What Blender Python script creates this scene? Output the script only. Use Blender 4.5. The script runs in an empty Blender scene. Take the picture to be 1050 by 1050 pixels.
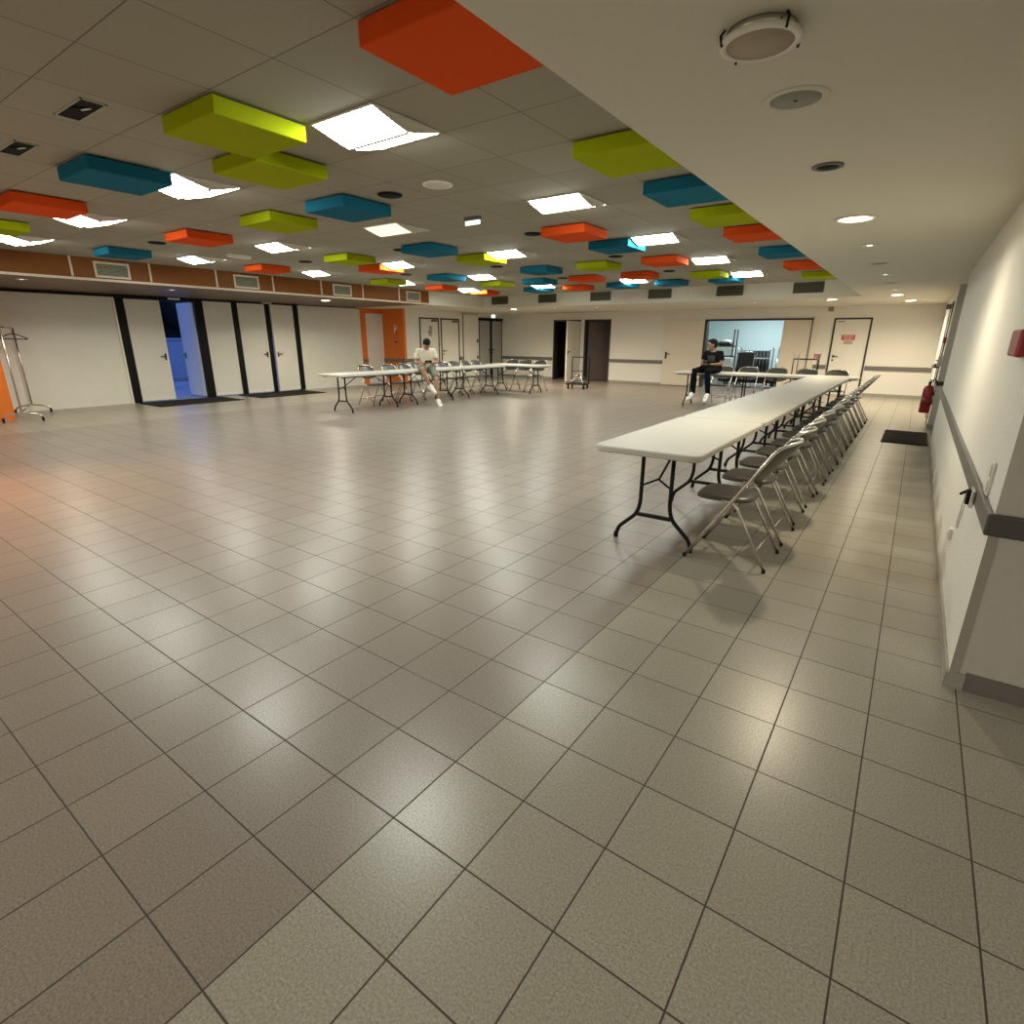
import bpy, bmesh, math, random
from mathutils import Vector, Matrix
random.seed(7)
PI = math.pi
C = bpy.context.scene.collection
SC = bpy.context.scene

# ------------------------------------------------------------------ camera
CAM_H = 1.470141
YAW, PITCH, ROLL, FOC = 0.62143, 0.3095, 0.00528, 558.03457
fw = Vector((-math.sin(YAW)*math.cos(PITCH), math.cos(YAW)*math.cos(PITCH), -math.sin(PITCH)))
rt = Vector((math.cos(YAW), math.sin(YAW), 0)); up = rt.cross(fw)
r2 = rt*math.cos(ROLL)+up*math.sin(ROLL); u2 = -rt*math.sin(ROLL)+up*math.cos(ROLL)
cd = bpy.data.cameras.new('camera'); cam = bpy.data.objects.new('camera', cd); C.objects.link(cam)
cd.sensor_fit = 'HORIZONTAL'; cd.sensor_width = 36.0; cd.lens = FOC/1050*36.0
cd.clip_start = 0.05; cd.clip_end = 300
m3 = Matrix((r2, u2, -fw)).transposed()
cam.matrix_world = Matrix.Translation((0, 0, CAM_H)) @ m3.to_4x4()
SC.camera = cam

# ------------------------------------------------------------------ world, lights, exposure
SC.view_settings.view_transform = 'Standard'; SC.view_settings.look = 'None'
SC.view_settings.gamma = 1.0; SC.view_settings.use_curve_mapping = False
SC.view_settings.exposure = -0.1
LAMP_E = 42.0            # ceiling lamp radiance
LAMP_COL = (0.95, 1.0, 0.90)
WARM = (1.0, 0.87, 0.64)
SPOT_W = 150.0
w = bpy.data.worlds.new('dusk_sky'); SC.world = w; w.use_nodes = True
w.node_tree.nodes['Background'].inputs[0].default_value = (0.055, 0.11, 0.36, 1)
w.node_tree.nodes['Background'].inputs[1].default_value = 3.2

def spot(name, loc, tgt, watt, col, ang=100, blend=0.8, size=0.05):
    d = bpy.data.lights.new(name, 'SPOT'); d.energy = watt; d.color = col
    d.spot_size = math.radians(ang); d.spot_blend = blend; d.shadow_soft_size = size
    o = bpy.data.objects.new(name, d); C.objects.link(o); o.location = loc
    o.rotation_euler = (Vector(tgt)-Vector(loc)).to_track_quat('-Z', 'Y').to_euler()
    return o
def area(name, loc, sx, sy, watt, col, rot=(0, 0, 0)):
    d = bpy.data.lights.new(name, 'AREA'); d.energy = watt; d.color = col
    d.shape = 'RECTANGLE'; d.size = sx; d.size_y = sy
    o = bpy.data.objects.new(name, d); C.objects.link(o); o.location = loc; o.rotation_euler = rot
    return o
ZC, ZS = 2.680, 2.337
# added spot without a fixture, gives the orange glow on the left floor
spot('added_orange_spot', (-7.9, -0.5, 2.30), (-6.5, 1.0, 0), 620, (1.0, 0.48, 0.22), 84, 1.0, 0.1)
# storage room tube, a cool white
area('storage_tube_light', (-4.2, 19.6, 2.50), 1.6, 0.25, 95, (0.84, 0.97, 1.0))
SPOTS = [  # x, y, watts factor, lit
    (-0.57, 5.202, 0.78), (-0.57, 13.99, 0.9), (-0.374, 16.2, 1.15), (-1.82, 14.92, 1.4),
    (-10.64, 14.9, 1.8), (-12.22, 9.06, 1.2), (-12.1, 5.42, 0.5), (-11.97, 3.1, 0.6),
    (-3.516, 15.14, 1.2), (-9.127, 14.9, 1.0), (-7.826, 15.1, 1.0)]
# unseen fill lights added behind the camera to brighten the foreground
area('hall_fill_light', (-5.5, -3.2, 2.62), 1.2, 1.2, 290, (1.0, 0.93, 0.78))
area('entrance_fill_light', (1.2, -2.0, 2.30), 0.8, 0.8, 85, (1.0, 0.93, 0.78))
for sx_, sy_, k in SPOTS:
    spot('downlight_beam', (sx_, sy_, ZS-0.03), (sx_, sy_, 0), SPOT_W*k, WARM, 165, 0.7, 0.05)

# ------------------------------------------------------------------ materials
def mat(name, col, rough=0.5, metal=0.0, emit=None, estr=0.0, noise=0.0, nscale=20.0, bump=0.0, spec=0.5):
    m = bpy.data.materials.new(name); m.use_nodes = True
    nt = m.node_tree; b = nt.nodes['Principled BSDF']
    b.inputs['Base Color'].default_value = (*col, 1); b.inputs['Roughness'].default_value = rough
    b.inputs['Metallic'].default_value = metal; b.inputs['Specular IOR Level'].default_value = spec
    if emit:
        b.inputs['Emission Color'].default_value = (*emit, 1); b.inputs['Emission Strength'].default_value = estr
    if noise > 0 or bump > 0:
        tc = nt.nodes.new('ShaderNodeTexCoord'); n = nt.nodes.new('ShaderNodeTexNoise')
        n.inputs['Scale'].default_value = nscale; n.inputs['Detail'].default_value = 4
        nt.links.new(tc.outputs['Object'], n.inputs['Vector'])
        if noise > 0:
            mr = nt.nodes.new('ShaderNodeMapRange'); mr.inputs['To Min'].default_value = 1-noise; mr.inputs['To Max'].default_value = 1+noise
            nt.links.new(n.outputs['Fac'], mr.inputs['Value'])
            mx = nt.nodes.new('ShaderNodeMix'); mx.data_type = 'RGBA'; mx.blend_type = 'MULTIPLY'; mx.inputs[0].default_value = 1
            mx.inputs[6].default_value = (*col, 1); nt.links.new(mr.outputs[0], mx.inputs[7])
            nt.links.new(mx.outputs[2], b.inputs['Base Color'])
        if bump > 0:
            bp = nt.nodes.new('ShaderNodeBump'); bp.inputs['Strength'].default_value = bump; bp.inputs['Distance'].default_value = 0.01
            nt.links.new(n.outputs['Fac'], bp.inputs['Height']); nt.links.new(bp.outputs[0], b.inputs['Normal'])
    return m

M = dict(
    wall=mat('wall_paint', (0.775, 0.75, 0.69), 0.6, noise=0.04, nscale=60, bump=0.4),
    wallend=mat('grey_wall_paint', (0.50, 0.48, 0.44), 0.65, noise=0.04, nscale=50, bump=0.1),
    soffit=mat('soffit_paint', (0.67, 0.645, 0.55), 0.75, noise=0.03, nscale=40),
    cream=mat('cream_door', (0.74, 0.66, 0.54), 0.45, noise=0.03, nscale=8),
    white=mat('white_lacquer', (0.78, 0.75, 0.68), 0.4, noise=0.03, nscale=12),
    blind=mat('white_blind', (0.735, 0.715, 0.65), 0.55, noise=0.05, nscale=6),
    grey=mat('grey_rail', (0.16, 0.15, 0.14), 0.45, noise=0.06, nscale=30),
    railend=mat('shaded_rail_end', (0.062, 0.060, 0.056), 0.5, noise=0.06, nscale=30),  # rail grey darkened to put shade on the unlit end face
    skirt=mat('grey_skirting', (0.33, 0.31, 0.27), 0.5, noise=0.08, nscale=30),
    frame=mat('dark_frame', (0.045, 0.041, 0.036), 0.5, noise=0.05, nscale=30, spec=0.3),
    black=mat('black_frame', (0.004, 0.0035, 0.004), 0.5, noise=0.1, nscale=30, spec=0.2),
    brown=mat('brown_fascia', (0.20, 0.072, 0.016), 0.5, noise=0.12, nscale=5, spec=0.15),
    trim=mat('pale_trim', (0.62, 0.50, 0.38), 0.4, noise=0.03, nscale=20),
    undersoffit=mat('brown_soffit', (0.165, 0.115, 0.08), 0.5, noise=0.08, nscale=12, spec=0.3),
    orange=mat('orange_paint', (0.72, 0.17, 0.012), 0.45, noise=0.05, nscale=10),
    greydoor=mat('grey_door', (0.36, 0.36, 0.34), 0.45, noise=0.04, nscale=10),
    browndoor=mat('brown_door', (0.10, 0.07, 0.065), 0.5, noise=0.1, nscale=10),
    pg=mat('lime_felt', (0.34, 0.40, 0.004), 0.9, noise=0.1, nscale=150, bump=0.2, spec=0.1),
    po=mat('orange_felt', (0.72, 0.085, 0.012), 0.9, noise=0.1, nscale=150, bump=0.2, spec=0.1),
    pt=mat('teal_felt', (0.012, 0.145, 0.235), 0.9, noise=0.1, nscale=150, bump=0.2, spec=0.1),
    plastic=mat('table_plastic', (0.50, 0.475, 0.42), 0.48, noise=0.04, nscale=90, bump=0.12),
    steel=mat('black_steel', (0.005, 0.0045, 0.0045), 0.45, noise=0.1, nscale=60, spec=0.25),
    chrome=mat('chrome_tube', (0.62, 0.60, 0.56), 0.25, 1.0, noise=0.03, nscale=60),
    chairgrey=mat('grey_chair_shell', (0.075, 0.072, 0.066), 0.36, noise=0.08, nscale=60),
    rubber=mat('black_rubber', (0.006, 0.006, 0.006), 0.7, noise=0.1, nscale=60, spec=0.25),
    mat_=mat('door_mat', (0.030, 0.026, 0.022), 0.95, noise=0.3, nscale=200, bump=0.6, spec=0.1),
    red=mat('red_enamel', (0.27, 0.008, 0.012), 0.35, noise=0.04, nscale=20),
    signred=mat('sign_red', (0.55, 0.02, 0.025), 0.5, noise=0.03, nscale=40),
    signwhite=mat('sign_white', (0.75, 0.72, 0.68), 0.5, noise=0.03, nscale=40),
    ink=mat('dark_ink', (0.05, 0.05, 0.05), 0.6, noise=0.03, nscale=40),
    vent=mat('vent_slats', (0.17, 0.16, 0.115), 0.5, noise=0.08, nscale=40),
    ventl=mat('pale_vent_slats', (0.36, 0.37, 0.28), 0.5, noise=0.05, nscale=40),
    hole=mat('dark_recess', (0.003, 0.003, 0.0035), 0.6, noise=0.1, nscale=40, spec=0.08),
    beige=mat('speaker_mesh', (0.42, 0.36, 0.27), 0.7, noise=0.15, nscale=300),
    greymesh=mat('grey_speaker_mesh', (0.30, 0.31, 0.27), 0.7, noise=0.15, nscale=300),
    lampwhite=mat('lamp_diffuser', (0.8, 0.8, 0.78), 0.5, emit=LAMP_COL, estr=LAMP_E, noise=0.01),
    lampdim=mat('dim_lamp_diffuser', (0.8, 0.8, 0.74), 0.5, emit=(1.0, 0.95, 0.74), estr=1.0, noise=0.01),
    bulb=mat('warm_bulb', (0.8, 0.8, 0.8), 0.5, emit=(1.0, 0.82, 0.55), estr=22, noise=0.01),
    bulbdim=mat('dim_bulb', (0.8, 0.8, 0.8), 0.3, emit=(1.0, 0.9, 0.75), estr=2.5, noise=0.01),
    signlit=mat('lit_sign', (0.7, 0.8, 0.75), 0.5, emit=(0.75, 1.0, 0.9), estr=1.6, noise=0.01),
    signgreen=mat('sign_green', (0.02, 0.25, 0.12), 0.5, noise=0.02),
    tubelit=mat('lit_tube', (0.8, 0.9, 1), 0.5, emit=(0.75, 0.93, 1.0), estr=5, noise=0.01),
    skin=mat('skin', (0.40, 0.22, 0.13), 0.55, noise=0.06, nscale=30),
    skin2=mat('tan_skin', (0.30, 0.165, 0.095), 0.55, noise=0.06, nscale=30),
    hair=mat('black_hair', (0.004, 0.0035, 0.0035), 0.7, noise=0.3, nscale=120, bump=0.6, spec=0.2),
    tee=mat('white_cotton', (0.68, 0.61, 0.50), 0.9, noise=0.05, nscale=25, bump=0.3),
    shorts=mat('grey_green_cotton', (0.21, 0.22, 0.17), 0.9, noise=0.08, nscale=25, bump=0.3),
    teeblack=mat('black_cotton', (0.004, 0.004, 0.005), 0.9, noise=0.1, nscale=25, bump=0.3, spec=0.15),
    print_=mat('grey_print', (0.045, 0.043, 0.04), 0.9, noise=0.5, nscale=30),
    shoe=mat('white_shoe', (0.74, 0.71, 0.66), 0.5, noise=0.04, nscale=25),
    lip=mat('lip', (0.30, 0.10, 0.08), 0.5, noise=0.04, nscale=25),
    eye=mat('eye', (0.02, 0.015, 0.012), 0.3, noise=0.04, nscale=25),
    asphalt=mat('asphalt', (0.30, 0.31, 0.33), 0.8, noise=0.25, nscale=3),
    renderwall=mat('pale_render', (0.42, 0.43, 0.45), 0.8, noise=0.15, nscale=2),
    kerb=mat('concrete_kerb', (0.35, 0.35, 0.35), 0.8, noise=0.1, nscale=8),
    leaf=mat('dark_foliage', (0.010, 0.016, 0.008), 0.9, noise=0.5, nscale=3, bump=1.0),
    storewall=mat('storage_wall', (0.55, 0.66, 0.66), 0.7, noise=0.03, nscale=20),
    bluebox=mat('pale_box', (0.60, 0.66, 0.64), 0.6, noise=0.06, nscale=10),
    darkfab=mat('dark_fabric', (0.03, 0.035, 0.04), 0.8, noise=0.2, nscale=20),
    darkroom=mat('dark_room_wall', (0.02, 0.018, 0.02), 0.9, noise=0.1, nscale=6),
)

TILE, TX, TY = 0.30, -1.099899, 0.291699
def grid_nodes(nt, size, ox, oy, groutw):
    """returns (grout mask, cell vector) from object coordinates"""
    N = nt.nodes.new; L = nt.links.new
    tc = N('ShaderNodeTexCoord'); sep = N('ShaderNodeSeparateXYZ'); L(tc.outputs['Object'], sep.inputs[0])
    outs = []; cells = []
    for k, off in ((0, ox), (1, oy)):
        a = N('ShaderNodeMath'); a.operation = 'SUBTRACT'; L(sep.outputs[k], a.inputs[0]); a.inputs[1].default_value = off
        b = N('ShaderNodeMath'); b.operation = 'DIVIDE'; L(a.outputs[0], b.inputs[0]); b.inputs[1].default_value = size
        fl = N('ShaderNodeMath'); fl.operation = 'FLOOR'; L(b.outputs[0], fl.inputs[0]); cells.append(fl)
        fr = N('ShaderNodeMath'); fr.operation = 'FRACT'; L(b.outputs[0], fr.inputs[0])
        pp = N('ShaderNodeMath'); pp.operation = 'PINGPONG'; L(b.outputs[0], pp.inputs[0]); pp.inputs[1].default_value = 0.5
        mr = N('ShaderNodeMapRange'); mr.inputs['From Min'].default_value = groutw*0.6; mr.inputs['From Max'].default_value = groutw
        mr.inputs['To Min'].default_value = 1; mr.inputs['To Max'].default_value = 0
        L(pp.outputs[0], mr.inputs['Value']); outs.append(mr)
    mx = N('ShaderNodeMath'); mx.operation = 'MAXIMUM'; L(outs[0].outputs[0], mx.inputs[0]); L(outs[1].outputs[0], mx.inputs[1])
    cv = N('ShaderNodeCombineXYZ'); L(cells[0].outputs[0], cv.inputs[0]); L(cells[1].outputs[0], cv.inputs[1])
    return mx, cv, tc, sep
def floor_mat():
    m = bpy.data.materials.new('floor_tiles'); m.use_nodes = True; nt = m.node_tree; b = nt.nodes['Principled BSDF']
    N = nt.nodes.new; L = nt.links.new
    g, cv, tc, sep = grid_nodes(nt, TILE, TX, TY, 0.0105)
    wn = N('ShaderNodeTexWhiteNoise'); wn.noise_dimensions = '2D'; L(cv.outputs[0], wn.inputs['Vector'])
    # zone: pinkish grey in the hall, beige grey along the right aisle and along the left wall
    z1 = N('ShaderNodeMath'); z1.operation = 'GREATER_THAN'; L(sep.outputs[0], z1.inputs[0]); z1.inputs[1].default_value = TX
    z2 = N('ShaderNodeMath'); z2.operation = 'LESS_THAN'; L(sep.outputs[0], z2.inputs[0]); z2.inputs[1].default_value = TX-34*TILE
    zz = N('ShaderNodeMath'); zz.operation = 'MAXIMUM'; L(z1.outputs[0], zz.inputs[0]); L(z2.outputs[0], zz.inputs[1])
    base = N('ShaderNodeMix'); base.data_type = 'RGBA'; base.inputs[6].default_value = (0.258, 0.217, 0.186, 1); base.inputs[7].default_value = (0.328, 0.302, 0.250, 1)
    L(zz.outputs[0], base.inputs[0])
    # per-tile tint
    ra = N('ShaderNodeMapRange'); ra.inputs['To Min'].default_value = 0.945; ra.inputs['To Max'].default_value = 1.055; L(wn.outputs['Value'], ra.inputs['Value'])
    mA = N('ShaderNodeMix'); mA.data_type = 'RGBA'; mA.blend_type = 'MULTIPLY'; mA.inputs[0].default_value = 1
    L(base.outputs[2], mA.inputs[6]); L(ra.outputs[0], mA.inputs[7])
    # fine speckle
    n = N('ShaderNodeTexNoise'); n.inputs['Scale'].default_value = 150; n.inputs['Detail'].default_value = 3; L(tc.outputs['Object'], n.inputs['Vector'])
    rs = N('ShaderNodeMapRange'); rs.inputs['From Min'].default_value = 0.3; rs.inputs['From Max'].default_value = 0.7
    rs.inputs['To Min'].default_value = 0.70; rs.inputs['To Max'].default_value = 1.28; L(n.outputs['Fac'], rs.inputs['Value'])
    mB = N('ShaderNodeMix'); mB.data_type = 'RGBA'; mB.blend_type = 'MULTIPLY'; mB.inputs[0].default_value = 1
    L(mA.outputs[2], mB.inputs[6]); L(rs.outputs[0], mB.inputs[7])
    v = N('ShaderNodeTexVoronoi'); v.inputs['Scale'].default_value = 55; L(tc.outputs['Object'], v.inputs['Vector'])
    vr = N('ShaderNodeMapRange'); vr.inputs['From Min'].default_value = 0.06; vr.inputs['From Max'].default_value = 0.13; vr.inputs['To Min'].default_value = 0.45; vr.inputs['To Max'].default_value = 1.0
    L(v.outputs['Distance'], vr.inputs['Value'])
    mC = N('ShaderNodeMix'); mC.data_type = 'RGBA'; mC.blend_type = 'MULTIPLY'; mC.inputs[0].default_value = 0.6
    L(mB.outputs[2], mC.inputs[6]); L(vr.outputs[0], mC.inputs[7])
    mG = N('ShaderNodeMix'); mG.data_type = 'RGBA'; L(g.outputs[0], mG.inputs[0]); L(mC.outputs[2], mG.inputs[6]); mG.inputs[7].default_value = (0.055, 0.045, 0.034, 1)
    L(mG.outputs[2], b.inputs['Base Color'])
    n2 = N('ShaderNodeTexNoise'); n2.inputs['Scale'].default_value = 1.3; n2.inputs['Detail'].default_value = 5; L(tc.outputs['Object'], n2.inputs['Vector'])
    rr = N('ShaderNodeMapRange'); rr.inputs['From Min'].default_value = 0.3; rr.inputs['From Max'].default_value = 0.7; rr.inputs['To Min'].default_value = 0.285; rr.inputs['To Max'].default_value = 0.325
    L(n2.outputs['Fac'], rr.inputs['Value'])
    ro = N('ShaderNodeMath'); ro.operation = 'MAXIMUM'; L(rr.outputs[0], ro.inputs[0])
    gm = N('ShaderNodeMath'); gm.operation = 'MULTIPLY'; L(g.outputs[0], gm.inputs[0]); gm.inputs[1].default_value = 0.8; L(gm.outputs[0], ro.inputs[1])
    L(ro.outputs[0], b.inputs['Roughness'])
    inv = N('ShaderNodeMath'); inv.operation = 'SUBTRACT'; inv.inputs[0].default_value = 1; L(g.outputs[0], inv.inputs[1])
    # each tile sits at a very slightly different tilt: tiny height noise
    hs = N('ShaderNodeMath'); hs.operation = 'MULTIPLY_ADD'; L(n.outputs['Fac'], hs.inputs[0]); hs.inputs[1].default_value = 0.10; L(inv.outputs[0], hs.inputs[2])
    bp = N('ShaderNodeBump'); bp.inputs['Strength'].default_value = 0.25; bp.inputs['Distance'].default_value = 0.002
    L(hs.outputs[0], bp.inputs['Height']); L(bp.outputs[0], b.inputs['Normal'])
    b.inputs['Specular IOR Level'].default_value = 0.5
    return m
CX0, CY0, CP = -2.638608, 1.21647, 0.574206
def ceil_mat():
    m = bpy.data.materials.new('ceiling_tiles'); m.use_nodes = True; nt = m.node_tree; b = nt.nodes['Principled BSDF']
    N = nt.nodes.new; L = nt.links.new
    g, cv, tc, sep = grid_nodes(nt, CP, CX0, CY0, 0.0075)
    wn = N('ShaderNodeTexWhiteNoise'); wn.noise_dimensions = '2D'; L(cv.outputs[0], wn.inputs['Vector'])
    n = N('ShaderNodeTexNoise'); n.inputs['Scale'].default_value = 90; n.inputs['Detail'].default_value = 3; L(tc.outputs['Object'], n.inputs['Vector'])
    a = N('ShaderNodeMapRange'); a.inputs['To Min'].default_value = 0.96; a.inputs['To Max'].default_value = 1.04; L(wn.outputs['Value'], a.inputs['Value'])
    c = N('ShaderNodeMapRange'); c.inputs['To Min'].default_value = 0.92; c.inputs['To Max'].default_value = 1.08; L(n.outputs['Fac'], c.inputs['Value'])
    p = N('ShaderNodeMath'); p.operation = 'MULTIPLY'; L(a.outputs[0], p.inputs[0]); L(c.outputs[0], p.inputs[1])
    mA = N('ShaderNodeMix'); mA.data_type = 'RGBA'; mA.blend_type = 'MULTIPLY'; mA.inputs[0].default_value = 1
    mA.inputs[6].default_value = (0.345, 0.33, 0.265, 1); L(p.outputs[0], mA.inputs[7])
    mG = N('ShaderNodeMix'); mG.data_type = 'RGBA'; L(g.outputs[0], mG.inputs[0]); L(mA.outputs[2], mG.inputs[6]); mG.inputs[7].default_value = (0.16, 0.15, 0.115, 1)
    L(mG.outputs[2], b.inputs['Base Color']); b.inputs['Roughness'].default_value = 0.9
    b.inputs['Specular IOR Level'].default_value = 0.2
    return m
M['floor'] = floor_mat(); M['ceiling'] = ceil_mat()

# ------------------------------------------------------------------ mesh helpers
class MB:
    def __init__(s): s.v = []; s.f = []; s.mi = []; s.sm = []; s.cur = 0
    def add(s, vs, fs, smooth=False):
        o = len(s.v); s.v += [tuple(p) for p in vs]
        for f in fs: s.f.append([o+i for i in f]); s.mi.append(s.cur); s.sm.append(smooth)
        return s
    def box(s, x0, x1, y0, y1, z0, z1):
        x0, x1 = min(x0, x1), max(x0, x1); y0, y1 = min(y0, y1), max(y0, y1); z0, z1 = min(z0, z1), max(z0, z1)
        vs = [(x0,y0,z0),(x1,y0,z0),(x1,y1,z0),(x0,y1,z0),(x0,y0,z1),(x1,y0,z1),(x1,y1,z1),(x0,y1,z1)]
        return s.add(vs, [(3,2,1,0),(4,5,6,7),(0,1,5,4),(1,2,6,5),(2,3,7,6),(3,0,4,7)])
    def rbox(s, x0, x1, y0, y1, z0, z1, r=0.01, seg=2):
        bm = bmesh.new(); bmesh.ops.create_cube(bm, size=1)
        for v in bm.verts: v.co = Vector(((x0+x1)/2+v.co.x*(x1-x0), (y0+y1)/2+v.co.y*(y1-y0), (z0+z1)/2+v.co.z*(z1-z0)))
        bmesh.ops.bevel(bm, geom=bm.edges[:], offset=r, segments=seg, affect='EDGES', profile=0.5)
        return s.bm(bm)
    def bm(s, bm, smooth=False):
        bm.verts.index_update(); s.add([v.co[:] for v in bm.verts], [[v.index for v in f.verts] for f in bm.faces], smooth); bm.free(); return s
    def prism(s, outline, z0, z1, smooth=False):
        n = len(outline)
        vs = [(x, y, z0) for x, y in outline]+[(x, y, z1) for x, y in outline]
        s.add(vs, [list(range(n))[::-1], list(range(n, 2*n))])
        o = len(s.v)
        return s.add(vs, [(i, (i+1) % n, n+(i+1) % n, n+i) for i in range(n)], smooth)
    def tube(s, pts, r, n=8, cap=True):
        pts = [Vector(p) for p in pts]; k = len(pts)
        rs = r if isinstance(r, (list, tuple)) else [r]*k
        T = []
        for i in range(k):
            a = pts[max(0, i-1)]; b = pts[min(k-1, i+1)]; T.append((b-a).normalized())
        ref = Vector((0, 0, 1)) if abs(T[0].z) < 0.9 else Vector((1, 0, 0))
        u = T[0].cross(ref).normalized(); vs = []
        for i in range(k):
            if i: u = (u-T[i]*u.dot(T[i])).normalized()
            v = T[i].cross(u)
            for j in range(n):
                a = 2*PI*j/n; vs.append(pts[i]+(u*math.cos(a)+v*math.sin(a))*rs[i])
        fs = [(i*n+j, i*n+(j+1) % n, (i+1)*n+(j+1) % n, (i+1)*n+j) for i in range(k-1) for j in range(n)]
        s.add(vs, fs, True)
        if cap:
            s.add(vs[:n], [tuple(range(n))[::-1]]); s.add(vs[-n:], [tuple(range(n))])
        return s
    def lathe(s, prof, c=(0, 0, 0), n=24, ax='z', smooth=True):
        vs = []; k = len(prof)
        for r, h in prof:
            for j in range(n):
                a = 2*PI*j/n; p = (r*math.cos(a), r*math.sin(a), h)
                if ax == 'x': p = (h, p[0], p[1])
                if ax == 'y': p = (p[1], h, p[0])
                vs.append((c[0]+p[0], c[1]+p[1], c[2]+p[2]))
        fs = [(i*n+j, i*n+(j+1) % n, (i+1)*n+(j+1) % n, (i+1)*n+j) for i in range(k-1) for j in range(n)]
        fs += [tuple(range(n))[::-1], tuple(range((k-1)*n, k*n))]
        return s.add(vs, fs, smooth)
    def ball(s, c, rx, ry=None, rz=None, nu=14, nv=10, rot=None):
        ry = ry or rx; rz = rz or rx; vs = []
        for i in range(nv+1):
            t = PI*i/nv
            for j in range(nu):
                a = 2*PI*j/nu; p = Vector((rx*math.sin(t)*math.cos(a), ry*math.sin(t)*math.sin(a), rz*math.cos(t)))
                if rot: p = rot @ p
                vs.append(p+Vector(c))
        return s.add(vs, [(i*nu+j, (i+1)*nu+j, (i+1)*nu+(j+1) % nu, i*nu+(j+1) % nu) for i in range(nv) for j in range(nu)], True)
    def loft(s, rings, n=16):
        """rings: (centre, side vec, front vec, half width, half depth)"""
        vs = []; k = len(rings)
        for c, a, b, hw, hd in rings:
            for j in range(n):
                t = 2*PI*j/n; ct, st = math.cos(t), math.sin(t)
                vs.append(Vector(c)+a*(hw*math.copysign(abs(ct)**0.85, ct))+b*(hd*math.copysign(abs(st)**0.85, st)))
        fs = [(i*n+j, i*n+(j+1) % n, (i+1)*n+(j+1) % n, (i+1)*n+j) for i in range(k-1) for j in range(n)]
        fs += [tuple(range(n))[::-1], tuple(range((k-1)*n, k*n))]
        return s.add(vs, fs, True)
    def build(s, name, mats, parent=None, loc=None):
        me = bpy.data.meshes.new(name); me.from_pydata(s.v, [], s.f)
        mats = mats if isinstance(mats, (list, tuple)) else [mats]
        for m_ in mats: me.materials.append(m_)
        for p, mi, sm in zip(me.polygons, s.mi, s.sm): p.material_index = mi; p.use_smooth = sm
        bm = bmesh.new(); bm.from_mesh(me); bmesh.ops.remove_doubles(bm, verts=bm.verts, dist=1e-5)
        bmesh.ops.recalc_face_normals(bm, faces=bm.faces); bm.to_mesh(me); bm.free(); me.update()
        o = bpy.data.objects.new(name, me); C.objects.link(o)
        if parent: o.parent = parent
        if loc: o.location = loc
        return o
def fillet(pts, r, seg=5):
    pts = [Vector(p) for p in pts]; out = [pts[0]]
    for i in range(1, len(pts)-1):
        a, b, c = pts[i-1], pts[i], pts[i+1]; d1 = (a-b); d2 = (c-b)
        rr = min(r, d1.length*0.49, d2.length*0.49); p = b+d1.normalized()*rr; q = b+d2.normalized()*rr
        for k in range(seg+1):
            t = k/seg; out.append(p*(1-t)**2+b*2*t*(1-t)+q*t*t)
    out.append(pts[-1]); return out
def rrect(x0, x1, y0, y1, r, seg=6):
    o = []
    for cx, cy, a0 in ((x1-r, y1-r, 0), (x0+r, y1-r, 90), (x0+r, y0+r, 180), (x1-r, y0+r, 270)):
        for k in range(seg+1):
            a = math.radians(a0+90*k/seg); o.append((cx+r*math.cos(a), cy+r*math.sin(a)))
    return o
def tag(o, label, cat, group=None, kind=None):
    o['label'] = label; o['category'] = cat
    if group: o['group'] = group
    if kind: o['kind'] = kind
    return o
def thing(name, label, cat, loc=(0, 0, 0), rz=0, group=None):
    o = bpy.data.objects.new(name, None); o.empty_display_size = 0.1; C.objects.link(o); o.location = loc; o.rotation_euler = (0, 0, rz)
    return tag(o, label, cat, group)
def struct(name, mb, m, label=None, parent=None):
    o = mb.build(name, m, parent)
    if not parent: o['kind'] = 'structure'
    if label: o['label'] = label
    return o
def copy_tree(o, parent=None):
    c = o.copy(); C.objects.link(c)
    if parent: c.parent = parent
    for ch in o.children: copy_tree(ch, c)
    return c
ORD = ['first','second','third','fourth','fifth','sixth','seventh','eighth','ninth','tenth','eleventh','twelfth','thirteenth','fourteenth','fifteenth']

# ================================================================== STRUCTURE
XL, XW, YB, XR, XR2 = -14.4, -13.45, 18.1, 0.3665, 0.345
YN, YNI, YNO = 2.84, 10.1, 12.0     # near wall end, niche start, niche end
Y0 = -5.0
YRET = 12.8
b = MB(); b.box(XL-0.3, 3.2, Y0, YB+0.35, -0.1, 0); b.box(-8.6, -2.3, YB+0.35, 22.5, -0.1, 0)
b.box(-11.6, -8.6, YB+0.35, 21, -0.1, 0)
struct('floor', b, M['floor'])
b = MB(); b.box(-11.26, -1.19, Y0, 14.1, ZC, ZC+0.1); struct('ceiling', b, M['ceiling'])
b = MB(); b.box(-1.19, 3.2, Y0, YB+0.2, ZS, ZC+0.1); struct('soffit_right', b, M['soffit'])
b = MB(); b.box(-11.22, -1.19, 14.1, YB+0.2, ZS, ZC+0.1); struct('soffit_back', b, M['soffit'])
b = MB(); b.box(XL-0.2, -11.26, Y0, 11.7, ZS, ZC+0.1); struct('soffit_left', b, M['undersoffit'])
b = MB(); b.box(XL-0.2, -11.22, 11.7, YB+0.2, ZS, ZC+0.1); struct('soffit_corner', b, M['soffit'])
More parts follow.
